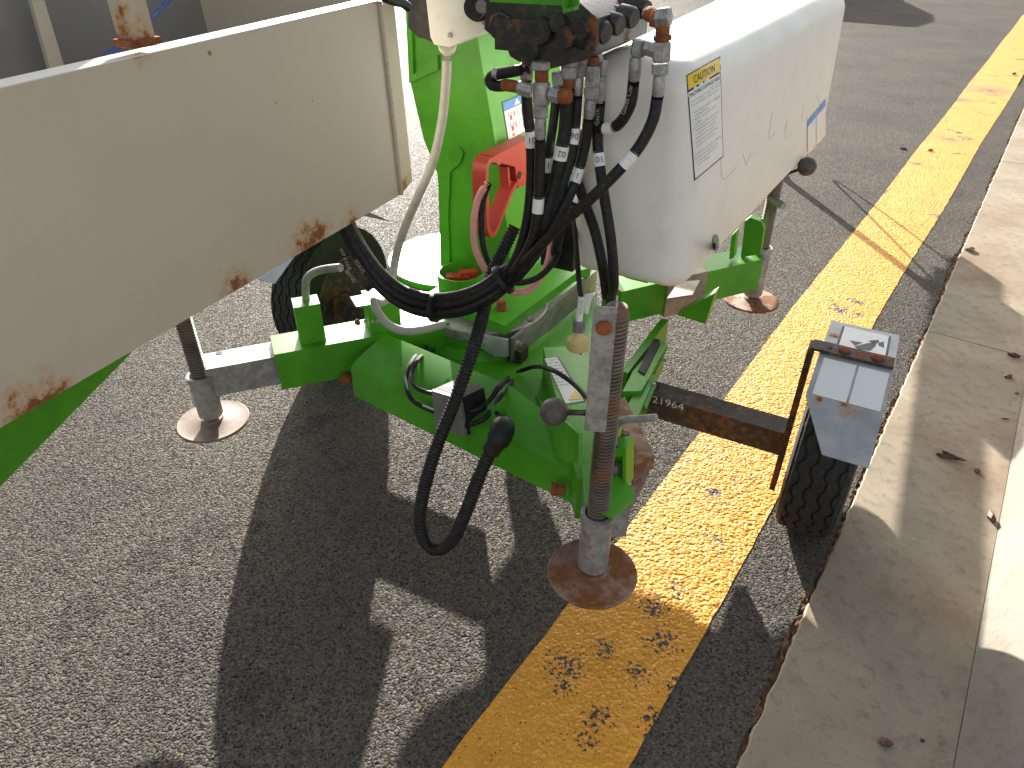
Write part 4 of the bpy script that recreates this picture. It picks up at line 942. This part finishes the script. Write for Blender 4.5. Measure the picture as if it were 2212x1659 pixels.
hose('hose', [(1421, 205), (1410, 260), (1380, 318), (1335, 370), (1275, 430), (1205, 492), (1140, 560)], [-.40, -.42, -.44, -.46, -.48, -.49, -.49], 5, marks=[(1371, 328, 1344, 358, '')])
hose('hose', [(1296, 218), (1291, 290), (1294, 345), (1306, 430), (1320, 520), (1326, 615), (1318, 650)], [-.36, -.37, -.38, -.40, -.42, -.42, -.36], 0, marks=[(1293, 325, 1295, 358, '10')], bundle=False)
hose('hose', [(1369, 174), (1362, 225), (1342, 262), (1318, 278), (1285, 275), (1255, 300), (1245, 380), (1260, 430), (1285, 500), (1302, 575), (1310, 640)], [-.40, -.40, -.40, -.39, -.37, -.34, -.33, -.35, -.38, -.40, -.36], 0, marks=[(1330, 272, 1306, 279, '')], bundle=False)
hose('hose', [(1205, 180), (1196, 260), (1185, 340), (1180, 420), (1160, 500), (1125, 560)], [-.42, -.42, -.42, -.43, -.45, -.46], 2, r=.0105, marks=[(1183, 335, 1178, 370, '1')], bundle=False)
# printed lettering along hoses
def hose_text(body, u0, v0, u1, v1, y, size, r=.0128):
    a, b = S(u0, v0, 'y', y), S(u1, v1, 'y', y); dd = (b - a).normalized(); view = (CL - a).normalized(); out = (view - dd * view.dot(dd)).normalized()
    text('hose_lettering', body, a + out * r - out.cross(dd) * size * .35, dd, out.cross(dd), size, M['ink_pale'], hs, lift=.0012)
hose_text('Gates Cor', 1346, 243, 1364, 180, -.41, .014); hose_text('X17473', 1291, 232, 1290, 290, -.375, .011)
hose_text('05410.', 768, 562, 792, 598, -.585, .015, .02); hose_text('80100', 748, 585, 780, 625, -.60, .015, .01); hose_text('WP 8 N/B', 735, 535, 755, 580, -.60, .014, .01)
# cable ties
for (u, v) in ((1082, 608), (935, 668), (808, 610)):
    p = S(u, v, 'y', -.53 if u < 1000 else -.48); i = min(range(len(HB)), key=lambda k: abs(HB[k][0] - u)); a = S(*HB[max(0, i - 1)], 'y', HBY[max(0, i - 1)]); b = S(*HB[min(len(HB) - 1, i + 1)], 'y', HBY[min(len(HB) - 1, i + 1)])
    d = (b - a).normalized(); bm = bmesh.new(); add_lathe(bm, p + V(0, .012, 0) - d * .006, d, [(0, .040), (.012, .040)], 20); bm_obj('cable_tie', bm, M['plastic_black'], hs, smooth=True)
# pink and black battery cables
cable('battery_cable', [(1052, 395), (1033, 430), (1024, 480), (1027, 535), (1045, 578), (1075, 612), (1105, 630), (1140, 628), (1168, 600), (1185, 560), (1192, 505)], [-.30, -.32, -.34, -.36, -.38, -.38, -.36, -.32, -.28, -.24, -.2], .0095, M['pink'], hs, 12)
cable('battery_cable', [(1058, 395), (1044, 430), (1040, 490), (1048, 545), (1072, 590), (1105, 610), (1150, 605), (1185, 580), (1210, 540)], [-.29, -.31, -.33, -.35, -.37, -.36, -.32, -.28, -.22], .0085, M['rubber'], hs, 12)
cable('battery_cable', [(1230, 420), (1215, 470), (1205, 520), (1195, 570)], [-.2, -.22, -.24, -.2], .014, M['rubber'], hs, 12)
bm = bmesh.new(); add_box(bm, S(1215, 500, 'y', -.16), (.10, .06, .20)); bm_obj('battery_terminal_box', bm, M['plastic_black'], hs, bevel=.006, smooth=True)
# grey conduit from the control box
cable('conduit', [(966, 118), (963, 180), (955, 260), (935, 350), (905, 420), (875, 490), (856, 550), (848, 600), (838, 640), (820, 655), (808, 650), (815, 672), (838, 700), (870, 714), (910, 712), (960, 700)], [-.20, -.20, -.20, -.22, -.25, -.28, -.30, -.34, -.40, -.46, -.48, -.49, -.48, -.46, -.42, -.36], .0125, M['conduit'], hs, 14)
# mains lead and plug
cable('mains_lead', [(1236, 440), (1242, 500), (1247, 560), (1252, 620), (1256, 645)], [-.25, -.32, -.38, -.42, -.43], .0065, M['rubber'], hs, 10)
pg = empty('mains_plug'); pg.parent = lift
a = S(1257, 640, 'y', -.43); b = S(1251, 692, 'y', -.43); lathe('tag_sleeve', a, b - a, [(0, .0085), ((b - a).length, .0085)], M['sticker'], pg, 12)
text('print', 'ELECTRICAL', a + V(.002, -.0095, -.004), b - a, V(1, 0, 0), .010, M['printgreen'], pg, lift=0.001, xs=.75)
c = S(1250, 714, 'y', -.43); lathe('collar', b, c - b, [(0, .014), (.006, .017), ((c - b).length, .0165)], M['plastic_grey'], pg, 8)
e = S(1247, 752, 'y', -.43); ln = (e - c).length
lathe('plug_body', c, e - c, [(0, .010), (ln * .2, .012), (ln * .42, .022), (ln * .5, .0275), (ln * .93, .029), (ln, .027)], M['plug'], pg, 28)
for dx in (-.011, .011): box('prong', e + V(dx, 0, -.008), (.007, .002, .018), Z, pg, bevel=.0004)
plate_px('paper_tag', [(1262, 636), (1281, 632), (1270, 680), (1262, 676)], 'y', -.415, .001, M['sticker'], pg, 0)

# ---------------------------------------------------------------- control box on the mast
cb = empty('control_box'); cb.parent = lift
bm = bmesh.new(); add_prism(bm, [S(u, v, 'y', -.28) for u, v in ((918, -25), (1056, -25), (1054, 68), (970, 102), (938, 96), (930, 80))], (0, .055, 0)); bm_obj('lid', bm, M['ctrl'], cb, bevel=.008, seg=3, smooth=True)
bm = bmesh.new(); add_prism(bm, [S(u, v, 'y', -.224) for u, v in ((905, -25), (1040, -25), (1040, 62), (945, 96), (902, 78))], (0, .05, 0)); bm_obj('back_shell', bm, M['plastic_black'], cb, bevel=.006, smooth=True)
bm = bmesh.new(); add_prism(bm, [S(u, v, 'y', -.17) for u, v in ((880, -25), (930, -25), (930, 82), (905, 82), (882, 60))], (0, .03, 0)); bm_obj('mount_plate', bm, M['plastic_black'], cb, bevel=.003, smooth=True)
lathe('push_button', S(1034, 14, 'y', -.279), (.15, -1, 0), [(0, .032), (.012, .031), (.014, .026), (.030, .025), (.030, .018), (.031, .017)], M['plastic_black'], cb, 28)
lathe('button_face', S(1040, 14, 'y', -.312), (.15, -1, 0), [(0, .014), (.002, .014)], M['plastic_grey'], cb, 20)
for (u, v) in ((972, 76), (1046, 48)): lathe('corner_screw', S(u, v, 'y', -.2815), (0, -1, 0), [(0, .006), (.003, .0055)], M['steelgrey'], cb, 12)
lathe('cable_gland', S(966, 92, 'y', -.25), S(966, 122, 'y', -.20) - S(966, 92, 'y', -.25), [(0, .023), (.012, .0235), (.022, .0225), (.026, .019), (.034, .018)], M['ctrl'], cb, 18)

# ---------------------------------------------------------------- cage (work platform)
cg = empty('cage'); cg.parent = lift
zT = S(400, 95, 'x', BX).z
side = [S(u, v, 'x', BX) for u, v in ((-330, 261), (822, 0), (868, 420), (905, 398), (880, 416), (0, 921), (-330, 1117))]
pA = S(-330, 268, 'x', BX); pB = S(818, 2, 'x', BX); pC = S(866, 420, 'x', BX); pD = S(-330, 1117, 'x', BX)
bm = bmesh.new(); add_prism(bm, [pD, pC, pB, pA], (-.003, 0, 0)); bm_obj('side_panel', bm, M['cage'], cg)
# end return with weld bead
bm = bmesh.new(); pE = S(818, 2, 'x', BX); pF = S(866, 420, 'x', BX)
add_prism(bm, [pF + V(.001, 0, 0), pE + V(.001, 0, 0), V(BX - .02, pE.y + .075, pE.z), V(BX - .02, pF.y + .075, pF.z + .006)], (-.004, 0, 0)); bm_obj('end_return', bm, M['cage'], cg)
bead = [pE.lerp(pF, k / 60) + V(.002 + .0012 * (k % 2), rn.uniform(-.001, .001), 0) for k in range(61)]
tube('weld_bead', bead, lambda i, n: .0045 + .0012 * (i % 2), M['cage'], cg, 7, smooth_path=False)
bm = bmesh.new(); q = V(BX - .02, pE.y + .075, pE.z); q1 = V(BX - .02, pF.y + .075, pF.z + .006)
add_prism(bm, [q, q1, q1 + V(-.62, 0, 0), q + V(-.62, 0, 0)], (0, .004, 0)); bm_obj('end_panel', bm, M['cage'], cg)
# top rail
bm = bmesh.new(); rz0, rz1 = -.022, .0015; add_hex(bm, [V(BX - .0045, pA.y, pA.z + rz0), V(BX - .0045, pB.y, pB.z + rz0), V(BX - .045, pB.y, pB.z + rz0), V(BX - .045, pA.y, pA.z + rz0), V(BX - .0005, pA.y, pA.z + rz1), V(BX - .0005, pB.y, pB.z + rz1), V(BX - .045, pB.y, pB.z + rz1), V(BX - .045, pA.y, pA.z + rz1)])
bm_obj('top_rail', bm, M['cream'], cg, bevel=.0006, smooth=True)  # cream, paler than the cage paint: sunlit top put into the colour
fl_y0, fl_y1 = pA.y - .0, pB.y + .07
box('floor', (BX - .34, (pD.y + pC.y) / 2, pC.z - .0), (.66, pC.y - pD.y, .012), M['cage_in'], cg)
bm = bmesh.new(); add_box(bm, (BX - .645, (pA.y + pB.y) / 2, 1.42), (.004, pB.y - pA.y + .4, .84)); bm_obj('far_panel', bm, M['cage_in'], cg)
# post on the top rail
bp = S(298, 92, 'x', BX - .02); box('post', (bp.x, bp.y, zT + .16), (.032, .042, .31), M['cage_post'], cg, bevel=.004)
box('post_weld', (bp.x, bp.y, zT + .012), (.042, .054, .010), M['rust'], cg, bevel=.004)
# inner kick plates and cross rail at the top
prism('inner_flange', [S(60, 0, 'x', BX - .60), S(88, 0, 'x', BX - .60), S(140, 170, 'x', BX - .60), S(110, 180, 'x', BX - .60)], (.012, 0, 0), M['cage'], cg)
tube('cross_rail', [S(525, -25, 'x', BX - .52), S(610, 0, 'x', BX - .52), S(720, 25, 'x', BX - .52)], .016, M['galv_rust'], cg, 12, smooth_path=False)
tube('blue_cord', [S(215, 130, 'x', BX - .2), S(270, 90, 'x', BX - .2), S(340, 25, 'x', BX - .2), S(380, -15, 'x', BX - .2)], .0042, M['bluecord'], cg, 10)
tube('rubber_hook', [S(822, -10, 'x', BX + .02), S(850, 2, 'x', BX + .02), S(870, 6, 'x', BX + .02), S(882, 16, 'x', BX + .02)], .010, M['plastic_black'], cg, 10)
# green carrier beam under the cage
bm = bmesh.new(); bz = .80
add_prism(bm, [S(-60, 1120, 'z', bz), S(285, 760, 'z', bz), S(250, 700, 'z', bz), S(-60, 985, 'z', bz)], (0, 0, -.06)); 
gbm = [S(-60, 1112, 'x', -.34), S(285, 762, 'x', -.34)]
bm.free(); bm = bmesh.new()
add_prism(bm, [S(-80, 1130, 'x', -.36), S(0, 1052, 'x', -.36), S(282, 764, 'x', -.36), S(310, 700, 'x', -.36), S(-80, 940, 'x', -.36)], (-.06, 0, 0)); bm_obj('carrier_beam', bm, M['green'], cg, bevel=.004, smooth=True)
box('carrier_beam', (BX - .25, -.85, pC.z - .04), (.10, .9, .06), M['green'], cg)

# ================================================================ litter in the gutter and on the road
def chip(name, u, v, lu, lab, cat, ang, w_=.35, h=.25, seed=0, mat=None, grp=None, z=.006):
    r = random.Random(seed); c = G(u, v, z); L_ = lu
    bm = bmesh.new(); n = 9; top, bot = [], []
    for k in range(n):
        a = 2 * math.pi * k / n; rx = L_ / 2 * (1 + r.uniform(-.28, .2)) * (1.15 if k == 0 else 1); ry = L_ / 2 * w_ * (1 + r.uniform(-.3, .3))
        x, y = rx * math.cos(a), ry * math.sin(a); top.append(bm.verts.new((x, y, L_ * h * (.5 + r.uniform(-.3, .5))))); bot.append(bm.verts.new((x * .85, y * .8, .0005)))
    tc = bm.verts.new((r.uniform(-.1, .1) * L_, 0, L_ * h * 1.25)); bc = bm.verts.new((0, 0, .0004))
    for k in range(n):
        bm.faces.new((top[k], top[(k + 1) % n], tc)); bm.faces.new((bot[(k + 1) % n], bot[k], bc)); bm.faces.new((bot[k], bot[(k + 1) % n], top[(k + 1) % n], top[k]))
    o = bm_obj(name, bm, mat or M['leaf']); o.location = c; o.rotation_euler = (0, 0, ang)
    return tag(o, lab, cat, grp)
M['leaf'] = paint('dry_leaf', (0.17, 0.075, 0.045), 0.7, var=0.4, vscale=40, dirtamt=0.3, dirt=(0.05, 0.03, 0.025))
M['leaf_pale'] = paint('pale_leaf', (0.34, 0.20, 0.11), 0.7, var=0.3, vscale=40, dirtamt=0.2)
M['pod'] = paint('seed_pod', (0.085, 0.04, 0.03), 0.65, var=0.4, vscale=50, dirtamt=0.3, dirt=(0.2, 0.12, 0.08))
g = 'litter'
chip('dry_leaf', 2178, 815, .036, 'reddish brown folded leaf near the kerb below the slab joint', 'leaf', .2, .7, .35, 1)
chip('dry_leaf', 2196, 850, .022, 'small brown leaf scrap just below the reddish folded leaf', 'leaf', .5, .6, .25, 2)
chip('dry_leaf', 2190, 770, .050, 'dark curled leaf heap on the gutter right beside the slab joint', 'leaf', -.4, .5, .3, 3, M['pod'])
chip('dry_leaf', 2172, 905, .030, 'thin dark twig piece lying in the gutter near the kerb', 'twig', -.2, .16, .12, 4, M['pod'])
pod = empty('seed_pod', G(2050, 990, .006)); tag(pod, 'cluster of dark split seed pods in the middle of the gutter', 'seed pod')
for k, (dx, dy, a, l) in enumerate(((-.02, .006, -.5, .050), (.004, .0, -.7, .062), (.022, -.012, -.4, .04), (-.004, .014, -.9, .04), (.03, -.02, .6, .022))):
    o = chip('pod_husk', 2050, 990, l, '', '', a, .26, .22, 20 + k, M['pod'])
    for key in ('label', 'category'): del o[key]
    o.parent = pod; o.location = (dx, dy, .001 + .002 * k)
chip('dry_leaf', 2110, 1018, .024, 'small brown pod scrap just right of the seed pod cluster', 'leaf', 1.2, .75, .4, 5)
chip('seed_pod', 2140, 1120, .050, 'single dark oval seed pod close against the kerb', 'seed pod', 1.35, .42, .3, 6, M['pod'])
chip('dry_leaf', 2094, 541, .060, 'pale tan curled leaf at the gutter edge behind the machine', 'leaf', .1, .5, .3, 7, M['leaf_pale'])
chip('dry_leaf', 1912, 1606, .036, 'brown crumpled leaf alone on the gutter slab in the foreground', 'leaf', -.3, .6, .4, 8)
chip('dry_leaf', 1951, 322, .050, 'tiny dark leaf on the asphalt left of the yellow line', 'leaf', 0, .5, .25, 9, M['pod'], z=.0)
chip('dry_leaf', 2010, 325, .042, 'tiny brown leaf on the yellow line itself far off', 'leaf', .3, .45, .25, 10, z=.004)
chip('dry_leaf', 2190, 160, .060, 'tiny dark leaf on the far end of the yellow line', 'leaf', .3, .5, .25, 11, z=.004)
chip('dry_leaf', 1992, 1600, .012, 'very small dark crumb on the gutter slab in the foreground', 'leaf', .3, .7, .4, 12, M['pod'])

# ================================================================ unseen car added up the lane, beyond the frame, to cast the far shadow
M['carpaint'] = paint('car_paint', (0.30, 0.32, 0.35), 0.28, var=0.03, dirtamt=0.05, coat=0.5)
M['glass'] = paint('car_glass', (0.012, 0.014, 0.016), 0.06, var=0.0, dirtamt=0)
car = empty('shadow_car', K(17.0, -5.55, 0), math.atan2(KD.y, KD.x))
tag(car, 'unseen grey hatchback added up the lane beyond the lift to cast a shadow on the road', 'car')
side_ = [(-2.05, .32), (-2.08, .62), (-2.0, .92), (-1.85, 1.02), (-1.45, 1.40), (-.5, 1.46), (.15, 1.40), (.85, 1.0), (1.75, .86), (2.02, .70), (2.08, .45), (2.0, .28), (-1.9, .25)]
bm = bmesh.new(); add_prism(bm, [V(x, -.82, z) for x, z in side_], (0, 1.64, 0))
for v in bm.verts:
    if v.co.z > 1.05: v.co.y *= .80
    elif v.co.z > .8: v.co.y *= .97
bm_obj('body', bm, M['carpaint'], car, bevel=.05, seg=3, smooth=True)
for sy in (-1, 1):
    bm = bmesh.new(); add_prism(bm, [V(-1.55, sy * .80, 1.03), V(-1.30, sy * .668, 1.34), V(.05, sy * .668, 1.35), (.62, sy * .79, 1.04)], (0, sy * .006, 0)); bm_obj('side_window', bm, M['glass'], car)
    for x in (-1.30, 1.28):
        lathe('wheel', (x, sy * .72, .31), (0, sy, 0), [(0, .27), (.02, .31), (.16, .31), (.18, .27), (.181, .20), (.17, .19), (.17, .01)], M['tyre'], car, 32)
bm = bmesh.new(); add_prism(bm, [V(.83, -.70, 1.03), V(.22, -.60, 1.385), V(.22, .60, 1.385), V(.83, .70, 1.03)], (.008, 0, .010)); bm_obj('windscreen', bm, M['glass'], car)
bm = bmesh.new(); add_prism(bm, [V(-1.83, -.66, 1.05), V(-1.50, -.58, 1.36), V(-1.50, .58, 1.36), V(-1.83, .66, 1.05)], (-.012, 0, .008)); bm_obj('rear_window', bm, M['glass'], car)
for sy in (-1, 1):
    box('headlight', (2.0, sy * .62, .66), (.10, .30, .12), M['sticker'], car, bevel=.02); box('tail_light', (-2.06, sy * .66, .80), (.05, .20, .22), M['printred'], car, bevel=.015)

# ================================================================ thing > part > sub-part, no deeper
for root in [lift]:
    for e in list(root.children):
        if e.type == 'EMPTY' and e.name.split('.')[0] in ('chassis', 'turret', 'hose_bundle', 'cover', 'cage', 'mudguard', 'manifold'):
            pre = 'cage_' if e.name == 'cage' else ''
            for c in list(e.children):
                c.parent = root
                if pre and not c.name.startswith(('cage', 'carrier', 'blue', 'rubber')): c.name = pre + c.name.split('.')[0]
            bpy.data.objects.remove(e)
    for part in list(root.children):
        for sub_ in list(part.children):
            for deep in list(sub_.children): deep.parent = part
